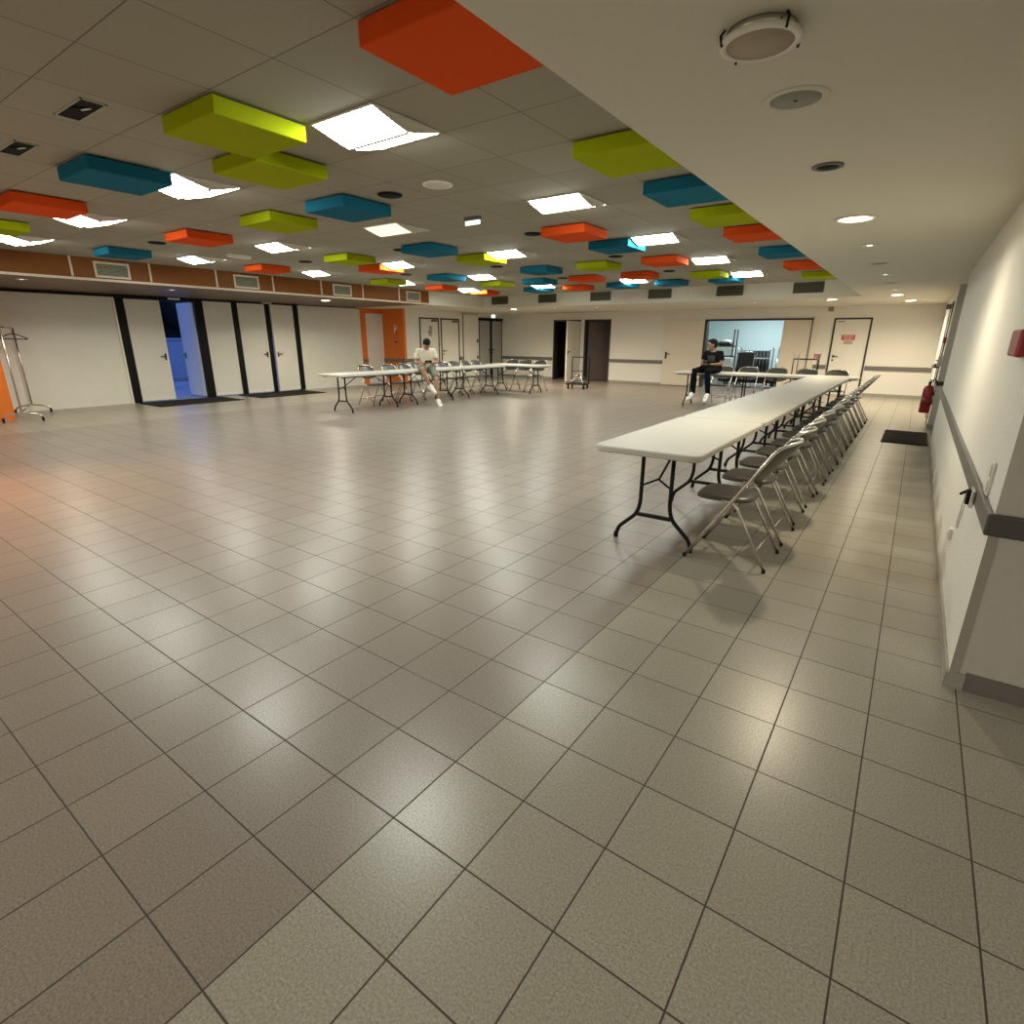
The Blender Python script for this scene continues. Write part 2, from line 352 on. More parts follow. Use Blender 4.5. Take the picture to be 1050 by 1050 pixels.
# brown fascia boards with pale trims
b = MB(); b.box(-11.258, -11.235, Y0, 11.7, ZS+0.032, ZC); fas = struct('trim_1', b, M['brown'])
b = MB(); b.box(-11.262, -11.215, Y0, 11.7, ZS-0.004, ZS+0.032); struct('trim_2', b, M['trim'])
b = MB()
for y in (0.4, 1.6, 2.6, 3.57, 4.72, 5.88, 7.06, 8.24, 9.42, 10.6): b.box(-11.24, -11.222, y-0.016, y+0.016, ZS+0.04, ZC)
struct('trim_3', b, M['trim'])
# --- left wall
zt = ZS
b = MB()
b.box(XL-0.2, XL, 9.70, 11.86, 0, zt); b.box(XL-0.2, XL, 2.75, 5.22, 0, zt)
struct('wall_left', b, M['blind'])
b = MB(); b.box(XL-0.2, -13.3, Y0, 2.86, 0, zt)
b.box(XL-0.2, XL, 11.86, 12.1, 0, zt); b.box(XL-0.2, XL, 12.1, 12.95, 2.20, zt); b.box(XL-0.2, XL, 12.95, YRET+0.2, 0, zt)
b.box(XL, XW+0.002, YRET, YRET+0.1, 0, zt)
struct('wall_orange', b, M['orange'])
# white blind edges
b = MB(); b.box(XL, XL+0.03, 5.18, 5.22, 0, 2.26); b.box(XL, XL+0.03, 9.7, 9.74, 0, 2.3); b.box(XL, XL+0.03, 11.82, 11.86, 0, 2.3)
struct('trim_4', b, M['white'])
# black facade frame
b = MB()
for y0, y1 in ((5.22, 5.40), (6.92, 7.10), (7.82, 7.96), (8.72, 8.83), (9.56, 9.70)): b.box(XL-0.16, XL+0.01, y0, y1, 0, zt)
b.box(XL-0.16, XL+0.008, 5.22, 7.10, 2.262, zt); b.box(XL-0.16, XL+0.008, 7.1, 9.7, 2.30, zt)
b.box(XL-0.16, XL+0.012, 2.75, 5.22, 2.27, zt-0.005); b.box(XL-0.16, XL+0.012, 9.7, 11.86, 2.31, zt-0.005)
struct('window_1', b, M['black'])
def leaf(name, width, h, mt, handle=True, side=1, rim=True, thick=0.05):
    """door leaf in local x 0..width (hinge at 0), y thickness, z up"""
    b = MB(); b.box(0, width, -thick/2, thick/2, 0.02, h)
    o = b.build(name, mt); o['kind'] = 'structure'
    if rim:
        r = MB()
        for sy in (-1, 1):
            y0 = sy*thick/2; y1 = y0+sy*0.008
            r.box(0.01, 0.05, y0, y1, 0.03, h-0.01); r.box(width-0.05, width-0.01, y0, y1, 0.03, h-0.01)
            r.box(0.05, width-0.05, y0, y1, 0.03, 0.10); r.box(0.05, width-0.05, y0, y1, h-0.06, h-0.01)
        r.build('leaf_rim', M['white'], o)
    if handle:
        hx = width-0.07
        g = MB()
        for sy in (-1, 1):
            g.tube([(hx, sy*thick/2, 1.02), (hx, sy*(thick/2+0.05), 1.02), (hx-0.12, sy*(thick/2+0.055), 1.02)], 0.010, 8)
            g.box(hx-0.02, hx+0.02, sy*thick/2, sy*(thick/2+0.009), 0.93, 1.08)
        g.build('handle', M['frame'], o)
    return o
def place(o, x, y, rz): o.location = (x, y, 0); o.rotation_euler = (0, 0, rz); return o
# entrance leaves on the left wall (local +x along the wall)
place(leaf('door_1', 0.73, 2.25, M['blind']), XL-0.04, 5.41, PI/2)
place(leaf('door_2', 0.74, 2.25, M['blind']), XL-0.10, 6.92, PI+math.radians(2))
place(leaf('door_3', 0.72, 2.29, M['blind'], False), XL-0.04, 7.10, PI/2)
place(leaf('door_4', 0.75, 2.29, M['blind']), XL-0.04, 7.97, PI/2)
place(leaf('door_5', 0.72, 2.29, M['blind']), XL-0.03, 9.55, -PI/2+math.radians(7))
place(leaf('door_6', 0.84, 2.19, M['white'], False), XL-0.03, 12.105, PI/2)
# --- white wall behind the left tables
b = MB(); b.box(XW-0.2, XW, YRET+0.1, 13.51, 0, zt); b.box(XW-0.2, XW, 13.51, 15.49, 2.10, zt); b.box(XW-0.2, XW, 14.44, 14.53, 0, 2.10)
b.box(XW-0.2, XW, 15.49, 16.6, 0, zt); b.box(XW-0.2, XW, 16.6, YB, 2.16, zt); b.box(XW-0.2, XW, 18.03, YB, 0, 2.16)
struct('wall_left_inner', b, M['wall'])
def door_in_wall(name, a0, a1, top, axis, pos, sgn, mt, fr=0.05, handle_at=0, fm='frame', hmat='frame'):
    """flush door on plane axis=pos, spanning a0..a1; sgn = outward normal sign; frame child"""
    b = MB(); f = MB(); h = MB()
    def bx(mb, s0, s1, d0, d1, z0, z1):
        if axis == 'x': mb.box(pos+sgn*d0, pos+sgn*d1, s0, s1, z0, z1)
        else: mb.box(s0, s1, pos+sgn*d0, pos+sgn*d1, z0, z1)
    bx(b, a0+fr, a1-fr, -0.05, 0.004, 0.01, top-fr)
    o = b.build(name, mt); o['kind'] = 'structure'
    bx(f, a0, a0+fr, -0.08, 0.018, 0, top); bx(f, a1-fr, a1, -0.08, 0.018, 0, top); bx(f, a0+fr, a1-fr, -0.08, 0.018, top-fr, top)
    f.build('door_frame', M[fm], o)
    if handle_at:
        hx = a0+fr+0.07 if handle_at < 0 else a1-fr-0.07
        d = 0.12 if handle_at < 0 else -0.12
        def pt(s_, dd, z): return (pos+sgn*dd, s_, z) if axis == 'x' else (s_, pos+sgn*dd, z)
        h.tube([pt(hx, 0.0, 1.03), pt(hx, 0.055, 1.03), pt(hx+d, 0.06, 1.03)], 0.011, 8)
        bx(h, hx-0.022, hx+0.022, 0.004, 0.014, 1.0, 1.06); bx(h, hx-0.022, hx+0.022, 0.004, 0.014, 0.90, 0.95)
        h.build('handle', M[hmat], o)
    return o
d7 = door_in_wall('door_7', 13.51, 14.44, 2.10, 'x', XW, 1, M['white'], 0.045, 0)
d8 = door_in_wall('door_8', 14.53, 15.49, 2.10, 'x', XW, 1, M['white'], 0.045, -1)
for d, y in ((d7, 14.2), (d8, 15.25)):
    c = MB(); c.rbox(XW+0.004, XW+0.05, y-0.13, y+0.13, 1.97, 2.04, 0.006); c.build('door_closer', M['grey'], d)
b = MB()                                                        # grey worn pictogram on the first white door
b.ball((XW+0.006, 14.0, 1.78), 0.004, 0.05, 0.06); b.box(XW+0.004, XW+0.008, 13.90, 14.10, 1.62, 1.67); b.box(XW+0.004, XW+0.008, 13.94, 14.08, 1.52, 1.72); b.box(XW+0.004, XW+0.008, 14.0, 14.12, 1.72, 1.84)
b.build('door_pictogram', M['greydoor'], d7)
d9 = door_in_wall('door_9', 16.60, 17.32, 2.16, 'x', XW, 1, M['greydoor'], 0.03, 1, 'black')
d10 = door_in_wall('door_10', 17.32, 18.03, 2.16, 'x', XW, 1, M['greydoor'], 0.03, -1, 'black')
b = MB(); b.box(XW-0.05, XW+0.03, 17.27, 17.37, 0, 2.12); b.box(XW-0.05, XW+0.035, 16.58, 18.05, 2.08, 2.18); struct('trim_5', b, M['black'])
b = MB(); b.box(XW-0.02, XW+0.05, 15.68, 16.50, 0, 2.27); d11 = struct('door_11', b, M['white'])
b = MB(); b.box(XW, XW+0.06, 15.66, 15.68, 0, 2.29); b.box(XW, XW+0.06, 15.66, 16.50, 2.27, 2.29); b.build('door_frame', M['skirt'], d11)
b = MB(); b.box(XW+0.05, XW+0.07, 16.42, 16.48, 1.30, 1.42); b.box(XW+0.05, XW+0.07, 16.42, 16.48, 0.72, 0.84); b.build('lock', M['frame'], d11)
# --- back wall in segments
b = MB()
def seg(x0, x1, z0=0.0, z1=ZS): b.box(x0, x1, YB, YB+0.18, z0, z1)
DA0, DA1, DB0, DB1 = -11.11, -9.98, -9.82, -8.80
OP0, OP1 = -5.56, -2.51
seg(XW-0.2, DA0); seg(DA0, DA1, 2.09); seg(DA1, DB0); seg(DB0, DB1, 2.09); seg(DB1, OP0); seg(OP0, OP1, 2.04); seg(OP1, XR2+0.4)
struct('wall_back', b, M['wall'])
def jamb(name, x0, x1, top, mt):
    b = MB(); b.box(x0, x0+0.06, YB-0.02, YB+0.2, 0, top); b.box(x1-0.06, x1, YB-0.02, YB+0.2, 0, top); b.box(x0, x1, YB-0.02, YB+0.2, top-0.06, top)
    return struct(name, b, mt)
jamb('trim_6', DA0, DA1, 2.10, M['frame']); jamb('trim_7', DB0, DB1, 2.10, M['frame'])
place(leaf('door_12', 1.0, 2.04, M['white'], True, rim=False), DA1-0.02, YB-0.03, -PI/2-math.radians(-3))
place(leaf('door_13', 0.9, 2.03, M['browndoor'], False, rim=False), DB0+0.09, YB+0.12, math.radians(38))
b = MB()                                                        # dim rooms behind the two open doors
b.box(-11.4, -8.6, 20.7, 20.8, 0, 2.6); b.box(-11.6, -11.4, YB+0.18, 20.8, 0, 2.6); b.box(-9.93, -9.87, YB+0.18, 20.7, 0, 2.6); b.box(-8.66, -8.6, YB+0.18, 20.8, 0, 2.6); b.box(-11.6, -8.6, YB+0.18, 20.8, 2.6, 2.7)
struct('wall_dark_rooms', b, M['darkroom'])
# storage room
b = MB(); b.box(-6.4, -1.6, 21.3, 21.4, 0, 2.7); b.box(-6.5, -6.4, YB+0.18, 21.4, 0, 2.7); b.box(-1.7, -1.6, YB+0.18, 21.4, 0, 2.7); b.box(-6.5, -1.6, YB+0.18, 21.4, 2.7, 2.8)
struct('wall_storage', b, M['storewall'])
b = MB(); b.box(OP0-0.02, OP0+0.05, YB-0.03, YB+0.2, 0, 2.05); b.box(OP0, OP1, YB-0.03, YB+0.2, 2.0, 2.05); struct('trim_8', b, M['frame'])
b = MB(); b.box(OP1-0.05, OP1+0.09, YB-0.03, YB+0.2, 0, 2.08); b.box(OP1-0.05, OP1+0.02, YB-0.05, YB, 0, 2.06); struct('trim_9', b, M['cream'])
b = MB(); b.rbox(-6.84, OP0-0.02, YB-0.06, YB-0.012, 0.02, 2.03, 0.004); d14 = struct('door_14', b, M['cream'])
b = MB(); b.tube([(-6.74, YB-0.06, 1.0), (-6.74, YB-0.12, 1.0), (-6.60, YB-0.125, 1.0)], 0.012); b.box(-6.77, -6.71, YB-0.07, YB-0.06, 0.85, 1.06); b.build('handle', M['frame'], d14)
b = MB(); b.rbox(-3.34, OP1-0.05, YB+0.02, YB+0.07, 0.02, 2.01, 0.004); d15 = struct('door_15', b, M['cream'])
b = MB(); b.box(-2.60, -2.585, YB-0.005, YB+0.02, 0.05, 2.0); b.build('edge_seal', M['frame'], d15)
# red sign door
d16 = door_in_wall('door_16', -2.06, -1.16, 2.04, 'y', YB, -1, M['white'], 0.045, -1)
b = MB(); b.box(-1.99, -1.80, YB-0.006, YB, 1.93, 1.955); b.build('number_plate', M['grey'], d16)
# --- right walls
b = MB(); b.box(XR, 3.2, YN, YNI, 0, ZS); struct('wall_right', b, M['wall'])
b = MB(); b.box(XR2, 1.0, YNO, YB+0.18, 0, ZS); b.box(0.75, 1.0, YNI, YNO, 0, ZS); struct('wall_right_far', b, M['wall'])
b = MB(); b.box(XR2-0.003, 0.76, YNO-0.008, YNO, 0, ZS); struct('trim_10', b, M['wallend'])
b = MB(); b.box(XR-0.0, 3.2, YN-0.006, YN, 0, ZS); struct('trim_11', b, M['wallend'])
d17 = door_in_wall('door_17', YNI+0.25, YNO-0.25, 2.1, 'x', 0.75, -1, M['white'], 0.05, 1)
d18 = door_in_wall('door_18', 12.75, 13.75, 2.12, 'x', XR2, -1, M['white'], 0.05, 1)
b = MB(); b.rbox(XR2-0.10, XR2-0.02, 12.85, 13.1, 2.0, 2.08, 0.005); b.build('door_closer', M['grey'], d18)
b = MB(); b.tube(fillet([(XR2-0.01, 12.85, 1.0), (XR2-0.09, 12.85, 1.0), (XR2-0.09, 13.65, 1.0), (XR2-0.01, 13.65, 1.0)], 0.04), 0.016); b.build('panic_bar', M['frame'], d18)
# rear walls behind the camera
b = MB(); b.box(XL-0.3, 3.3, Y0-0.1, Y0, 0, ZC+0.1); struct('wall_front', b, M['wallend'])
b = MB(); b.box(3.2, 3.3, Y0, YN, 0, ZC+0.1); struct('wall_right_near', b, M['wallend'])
# --- dado rails, skirting, corner guard
DZ0, DZ1, DT = 0.68, 0.79, 0.03
b = MB()
for x0, x1 in ((XW, DA0-0.02), (DB1+0.02, -6.86), (OP1+0.1, -2.08), (-1.14, XR2)): b.box(x0, x1, YB-DT, YB, DZ0, DZ1)
struct('trim_12', b, M['grey'])
b = MB(); b.box(XW, XW+DT, YRET, 13.5, DZ0+0.02, DZ1+0.02); b.box(XW, XW+DT, 15.50, 15.65, DZ0+0.02, DZ1+0.02); b.box(XL, XW+DT, YRET-DT, YRET, DZ0+0.02, DZ1+0.02); b.box(XL, XL+DT, 11.87, 12.09, DZ0+0.02, DZ1+0.02); b.box(-13.3, -13.27, 0.5, 2.75, DZ0, DZ1)
struct('trim_13', b, M['grey'])
b = MB(); b.rbox(XR-0.022, XR, YN-0.022, YNI, 0.715, 0.805, 0.006); struct('trim_14', b, M['grey'])
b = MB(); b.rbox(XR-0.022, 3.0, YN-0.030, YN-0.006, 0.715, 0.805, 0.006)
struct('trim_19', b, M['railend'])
b = MB(); b.box(XR2-0.012, 0.5, YNO-0.035, YNO-0.008, 0.73, 0.80); struct('trim_15', b, M['frame'])
b = MB(); b.box(XR-0.012, XR, YN-0.02, YNI, 0, 0.07); struct('baseboard_right', b, M['skirt'])
b = MB(); b.box(XR-0.012, XR+0.055, YN-0.022, YN-0.006, 0, 0.075); struct('trim_16', b, M['skirt'])
b = MB(); b.box(XR+0.055, 3.0, YN-0.018, YN-0.006, 0, 0.085); struct('trim_17', b, M['grey'])
b = MB(); b.box(XR-0.002, XR+0.032, YN-0.010, YN-0.006, 0.075, 0.72); struct('trim_18', b, M['skirt'])
b = MB()
for x0, x1 in ((XW, DA0), (DA1, DB0), (DB1, -6.86), (OP1+0.1, -2.06), (-1.16, XR2)): b.box(x0, x1, YB-0.012, YB, 0, 0.07)
struct('baseboard_back', b, M['skirt'])
b = MB(); b.box(XR2-0.012, XR2, YNO, 12.75, 0, 0.07); b.box(XR2-0.012, XR2, 13.75, YB, 0, 0.07); b.box(XR2-0.012, 0.5, YNO-0.02, YNO-0.008, 0, 0.07); struct('baseboard_right_far', b, M['skirt'])
b = MB(); b.box(XW, XW+0.012, YRET+0.1, 13.51, 0, 0.07); b.box(XW, XW+0.012, 15.49, 15.66, 0, 0.07); struct('baseboard_left', b, M['skirt'])
# --- outdoors
b = MB(); b.box(-70, XL-0.3, -40, 60, -0.16, -0.06); struct('ground_outside', b, M['asphalt'])
b = MB(); b.box(XL-2.2, XL-0.16, 4.6, 10.4, -0.06, -0.005); struct('terrace_step', b, M['kerb'])
b = MB(); b.box(-21.4, -21.1, -10, 30, -0.06, 0.10); tag(b.build('kerb', M['kerb']), 'pale concrete kerb across the car park beyond the open entrance', 'kerb')
b = MB(); b.rbox(-19.2, -18.7, 7.55, 7.95, -0.06, 0.42, 0.03); tag(b.build('planter_box', M['black']), 'small dark planter box standing outside the open entrance door', 'planter')
b = MB(); b.box(-24.6, -24.4, -14, 34, -0.06, 1.33); b.box(-24.66, -24.34, -14, 34, 1.33, 1.40)
tag(b.build('boundary_wall', M['renderwall']), 'low pale boundary wall across the car park seen through the open door', 'wall')
b = MB()
for k in range(46):
    y = -6+k*0.85+random.uniform(-0.3, 0.3); rr = random.uniform(1.6, 2.6); z = random.uniform(0.8, 4.2)
    b.ball((-40+random.uniform(-1.5, 1.5), y, z), rr, rr*1.1, rr*random.uniform(0.9, 1.3), 12, 9)
hd = b.build('hedge', M['leaf']); tag(hd, 'dark mass of trees beyond the car park seen through the open door', 'trees', kind='stuff')

# ================================================================== CEILING THINGS
def tile_c(i, j): return CX0+(i+0.5)*CP, CY0+(j+0.5)*CP
# acoustic panels
PAN = {'g': [(-2,1),(-3,2),(-11,1),(-6,4),(-9,8),(-13,13),(-6,10),(-10,16),(-4,13),(-2,17),(1,4),(1,8),(1,19)],
       'o': [(-8,1),(-9,4),(-13,8),(-10,10),(-13,16),(-13,19),(-2,8),(-6,16),(-8,19),(-4,16),(-2,13),(1,10),(1,16),(1,1)],
       't': [(-5,1),(-13,4),(-4,4),(-6,8),(-10,13),(-6,13),(-8,16),(-10,19),(-2,10),(-6,19),(-4,19),(-2,19),(1,6),(1,13)]}
allp = sorted([(j, -i, i, c) for c in PAN for i, j in PAN[c]])
rows = sorted(set(p[0] for p in allp)); PROTO = {}
cn = dict(g='lime green', o='orange', t='teal blue')
rown = {j: k for k, j in enumerate(rows)}
def panel_mesh(c):
    b = MB(); h = CP/2-0.006; b.rbox(-h, h, -h, h, -0.100, -0.008, 0.008, 2); return b
for j in rows:
    rp = [p for p in allp if p[0] == j]
    for k, (jj, ni, i, c) in enumerate(rp):
        x, y = tile_c(i, j)
        if c not in PROTO: o = PROTO[c] = panel_mesh(c).build('acoustic_panel', M['p'+c])
        else: o = PROTO[c].copy(); C.objects.link(o)
        o.location = (x, y, ZC)
        if len(rp) > 1:
            lab = '%s ceiling panel, %s from right soffit in the %s panel row' % (cn[c], ORD[k], ORD[rown[j]])
        else: lab = '%s ceiling panel, alone in the %s panel row from the camera' % (cn[c], ORD[rown[j]])
        tag(o, lab, 'ceiling panel', 'coloured acoustic panels on the ceiling')
# lamps
def lamp_proto():
    t = thing('ceiling_lamp', 'x', 'lamp', group='lit square ceiling lamps')
    h = CP/2-0.012
    f = MB()
    for a in (-1, 1):
        f.box(a*h-0.012*(a > 0), a*h+0.012*(a < 0), -h, h, -0.008, 0.0)
        f.box(-h, h, a*h-0.012*(a > 0), a*h+0.012*(a < 0), -0.008, 0.0)
    f.build('lamp_frame', M['white'], t)
    d = MB(); n = 12; hw = h-0.012; vs = []; 
    for k in range(n+1):
        tt = -1+2*k/n; z = -0.006-0.062*(1-abs(tt)**1.2)
        vs += [(-hw, tt*hw, z), (hw, tt*hw, z), (-hw, tt*hw, -0.004), (hw, tt*hw, -0.004)]
    fs = []
    for k in range(n):
        a = 4*k; fs += [(a, a+1, a+5, a+4)]
    d.add(vs, fs)
    d.build('diffuser', M['lampwhite'], t)
    e = MB(); e.add([vs[q] for k in range(n+1) for q in (4*k, 4*k+2)], [(2*k, 2*k+2, 2*k+3, 2*k+1) for k in range(n)]); e.build('end_plate', M['white'], t)
    e = MB(); e.add([vs[q] for k in range(n+1) for q in (4*k+1, 4*k+3)], [(2*k, 2*k+1, 2*k+3, 2*k+2) for k in range(n)]); e.build('end_plate', M['white'], t)
    s_ = MB(); s_.box(-hw, hw, -0.013, 0.013, -0.074, -0.062); s_.build('seam', M['ventl'], t)
    return t
LP = lamp_proto(); first = True
for rj, j in enumerate((2, 6, 10, 14, 18)):
    for ri, i in enumerate((-1, -5, -9, -13)):
        if (i, j) == (-5, 14): continue
        o = LP if first else copy_tree(LP); first = False
        if (i, j) == (-5, 6):                                       # one lamp is on its last tubes
            df = [c for c in o.children if c.name.startswith('diffuser')][0]; df.data = df.data.copy(); df.data.materials[0] = M['lampdim']
        x, y = tile_c(i, j); o.location = (x, y, ZC)
        k = ri if not (j == 14 and ri > 1) else ri-1
        o['label'] = 'lit square ceiling lamp, %s from right soffit in the %s lamp row' % (ORD[k], ORD[rj])
# round dark ceiling speakers
def speaker_dark():
    t = thing('ceiling_speaker', 'x', 'speaker', group='round black ceiling speakers')
    b = MB(); b.lathe([(0.105, 0), (0.105, -0.012), (0.09, -0.016), (0.0005, -0.010)]); b.build('grille', M['hole'], t)
    b = MB(); b.lathe([(0.112, 0), (0.112, -0.006), (0.104, -0.006), (0.104, 0)]); b.build('rim', M['frame'], t)
    return t
SP = speaker_dark(); first = True
SPL = [(-3,4),(-11,4),(-11,8),(-7,8),(-3,8),(-7,12),(-11,12),(-3,12),(-7,16),(-3,16)]
SPT = {4: ['over the middle of the near hall', 'close to the brown fascia'], 8: ['nearest the right soffit', 'midway across the hall', 'close to the brown fascia']}
cnt = {}
for i, j in sorted(SPL, key=lambda q: (q[1], -q[0])):
    o = SP if first else copy_tree(SP); first = False
    x, y = tile_c(i, j); o.location = (x, y, ZC); k = cnt.get(j, 0); cnt[j] = k+1
    o['label'] = 'round black ceiling speaker, %s from the right soffit in the %s speaker row' % (ORD[k], ORD[(4, 8, 12, 16).index(j)])
x, y = tile_c(-2, 4)
t = thing('ceiling_speaker', 'round white-rimmed ceiling speaker beyond the largest lit lamp', 'speaker', (x, y, ZC))
b = MB(); b.lathe([(0.125, 0), (0.125, -0.008), (0.10, -0.010), (0.10, 0)]); b.build('rim', M['white'], t)
b = MB(); b.lathe([(0.10, 0), (0.10, -0.004), (0.0005, -0.005)]); b.build('grille', M['soffit'], t)
# black square adjustable spots
for i, j, lab in ((-3, 0, 'black recessed ceiling spot nearer the lime green panels'), (-5, 0, 'black recessed ceiling spot near the left edge beside a teal panel')):
    x, y = tile_c(i, j); y += 0.0
    t = thing('recessed_spot', lab, 'spotlight', (x, y, ZC), group='black recessed spots')
    b = MB(); b.box(-0.19, 0.19, -0.055, 0.055, -0.003, -0.001); b.build('recess', M['hole'], t)
    f = MB()
    for a in (-1, 1): f.box(a*0.19, a*0.20, -0.064, 0.064, -0.006, 0); f.box(-0.20, 0.20, a*0.055, a*0.064, -0.006, 0)
    f.build('rim', M['ventl'], t)
    g = MB(); g.lathe([(0.05, -0.004), (0.05, -0.006), (0.042, -0.008), (0.0005, -0.005)], n=20); g.build('lens', M['hole'], t)
    h = MB(); h.tube([(0.03, -0.005, -0.009), (0.09, 0.02, -0.009)], 0.005, 6); h.build('lens_glint', M['signwhite'], t)  # white stroke standing in for the lit streak on the lens
# emergency batten and hanging exit light
x, y = tile_c(-11.3, 6.15)
t = thing('emergency_light', 'white slim emergency batten on ceiling between two orange panels', 'light', (x, y, ZC))
b = MB(); b.rbox(-0.06, 0.06, -0.17, 0.17, -0.05, 0, 0.008); b.build('housing', M['white'], t)
b = MB(); b.box(-0.045, 0.045, -0.15, 0.15, -0.054, -0.05); b.build('diffuser', M['signwhite'], t)
x, y = tile_c(-3, 6)
t = thing('exit_light', 'small suspended exit light with pale lit panel under the hall ceiling', 'light', (x, y, ZC))
b = MB(); b.rbox(-0.10, 0.10, -0.03, 0.03, -0.035, 0, 0.006); b.build('housing', M['grey'], t)
b = MB(); b.box(-0.10, 0.10, -0.004, 0.004, -0.075, -0.035); b.build('panel', M['signlit'], t)
# vents in the back beam (dark) and the left fascia (pale, white frames)
def vent(w, h, mslat, mframe, fr):
    t = thing('air_vent', 'x', 'vent')
    b = MB(); b.box(-w/2, w/2, -0.004, 0.0, -h/2, h/2); b.build('backing', M['hole'], t)
    s_ = MB(); n = 9
    for k in range(n):
        z = -h/2+(k+0.5)*h/n
        s_.add([(-w/2, -0.016, z-h/n*0.36), (w/2, -0.016, z-h/n*0.36), (w/2, -0.006, z+h/n*0.36), (-w/2, -0.006, z+h/n*0.36),
                (-w/2, -0.013, z-h/n*0.40), (w/2, -0.013, z-h/n*0.40), (w/2, -0.003, z+h/n*0.33), (-w/2, -0.003, z+h/n*0.33)], [(0,1,2,3),(7,6,5,4),(0,4,5,1),(3,2,6,7)])
    s_.build('slats', mslat, t)
    f = MB()
    for a in (-1, 1):
        f.box(a*w/2, a*(w/2+fr), -0.022, 0, -h/2-fr, h/2+fr); f.box(-w/2, w/2, -0.022, 0, a*h/2, a*(h/2+fr))
    f.build('vent_frame', mframe, t)
    return t
V1 = vent(0.58, 0.20, M['vent'], M['vent'], 0.012); V1['group'] = 'dark vents in the white back beam'
for k, x in enumerate((-10.585, -8.89, -7.21, -5.558, -3.857, -2.207)):
    o = V1 if k == 0 else copy_tree(V1); o.location = (x, 14.097, 2.545)
    o['label'] = 'dark rectangular air vent in the white back beam, %s from the left' % ORD[k]
V2 = vent(0.46, 0.185, M['ventl'], M['trim'], 0.03); V2['group'] = 'pale vents in the brown fascia'
for k, y in enumerate((4.14, 6.48, 8.81, 11.11)):
    o = V2 if k == 0 else copy_tree(V2); o.location = (-11.234, y, 2.512); o.rotation_euler = (0, 0, PI/2)
    o['label'] = 'pale framed air vent in the brown fascia, %s from the left' % ORD[k]
# lower beam small sensor
b = MB(); b.rbox(-0.02, 0.02, -0.03, 0, -0.09, 0.0, 0.005)
o = b.build('wall_sensor', M['white'], loc=(-4.78, 14.1, 2.64)); tag(o, 'tiny white sensor on the white back beam below an orange panel', 'sensor')
# downlights in the soffits
def downlight(lit, r=0.075):
    t = thing('downlight', 'x', 'downlight')
    b = MB(); b.lathe([(r, 0), (r, -0.008), (r*0.78, -0.010), (r*0.74, -0.002), (r*0.74, 0)], n=28); b.build('rim', M['white' if lit != 0 else 'grey'], t)
    b = MB(); k = 1.0 if lit != 1 else 0.5; b.lathe([(r*0.74*k, -0.001), (r*0.60*k, -0.009), (0.0005, -0.012)], n=24)
    b.build('bulb', M['bulb' if lit == 2 else ('bulbdim' if lit == 1 else 'hole')], t)
    return t
DL = [(-0.566, 3.615, 0, 'unlit dark recessed downlight nearest the camera in the right soffit'),
      (-0.572, 5.202, 2, 'brightly lit downlight nearest the camera in the right soffit'),
      (-0.571, 6.659, 1, 'dim recessed downlight beyond the bright one in the right soffit'),
      (-0.576, 9.634, 1, 'dim downlight between two grey speakers in the right soffit'),
      (-0.559, 12.644, 1, 'dim small downlight just before the lit pair over the aisle'),
      (-0.569, 13.995, 2, 'lit downlight over the far end of the aisle, left of pair'),
      (-0.374, 16.183, 2, 'lit downlight nearest the back wall over the aisle, right of pair'),
      (-1.823, 14.922, 2, 'lit downlight over the back right tables in the back soffit'),
      (-3.516, 15.143, 1, 'small dim downlight above the storage opening in the back soffit'),
      (-10.64, 14.907, 2, 'lit downlight over the far left corner tables'),
      (-9.127, 14.904, 1, 'small dim downlight before the first dark doorway in back soffit'),
      (-7.826, 15.097, 1, 'small dim downlight right of the dark doorways in back soffit'),
      (-11.968, 3.098, 1, 'small dim downlight over the coat rack in the left soffit'),
      (-12.1, 5.423, 1, 'small dim downlight above the open entrance door'),
      (-12.217, 9.061, 2, 'lit round downlight in left soffit before the white blind')]
LPROT = {}
for x, y, lit, lab in DL:
    if lit in LPROT: o = copy_tree(LPROT[lit])
    else: o = LPROT[lit] = downlight(lit, 0.145 if lit == 2 else 0.075)
    o.location = (x, y, ZS); o['label'] = lab; o['group'] = 'round recessed downlights'
# soffit speakers
t = thing('ceiling_speaker', 'beige round speaker hanging loose from the right soffit by clips', 'speaker', (-0.550, 2.018, ZS))
b = MB(); b.lathe([(0.114, -0.024), (0.114, -0.034), (0.108, -0.037), (0.094, -0.036), (0.094, -0.028)], n=36); b.build('rim', M['white'], t)
b = MB(); b.lathe([(0.094, -0.028), (0.094, -0.034), (0.0005, -0.037)], n=30); b.build('grille', M['beige'], t)
b = MB(); b.lathe([(0.098, 0), (0.098, -0.022), (0.085, -0.026), (0.0005, -0.026)], n=30); b.build('can', M['chrome'], t)
b = MB()
for a in (35, 140, 215, 320):
    ca, sa = math.cos(math.radians(a)), math.sin(math.radians(a))
    b.tube([(ca*0.107, sa*0.107, 0), (ca*0.118, sa*0.118, -0.014), (ca*0.112, sa*0.112, -0.041)], 0.004, 6)
b.build('clip', M['steel'], t)
SPK = [(-0.553, 2.599, 'flat grey round speaker beside the loose beige one, right soffit'), (-0.575, 8.279, 'flat grey round speaker halfway along the right soffit'), (-0.563, 11.129, 'flat grey round speaker farthest along the right soffit')]
pr_ = None
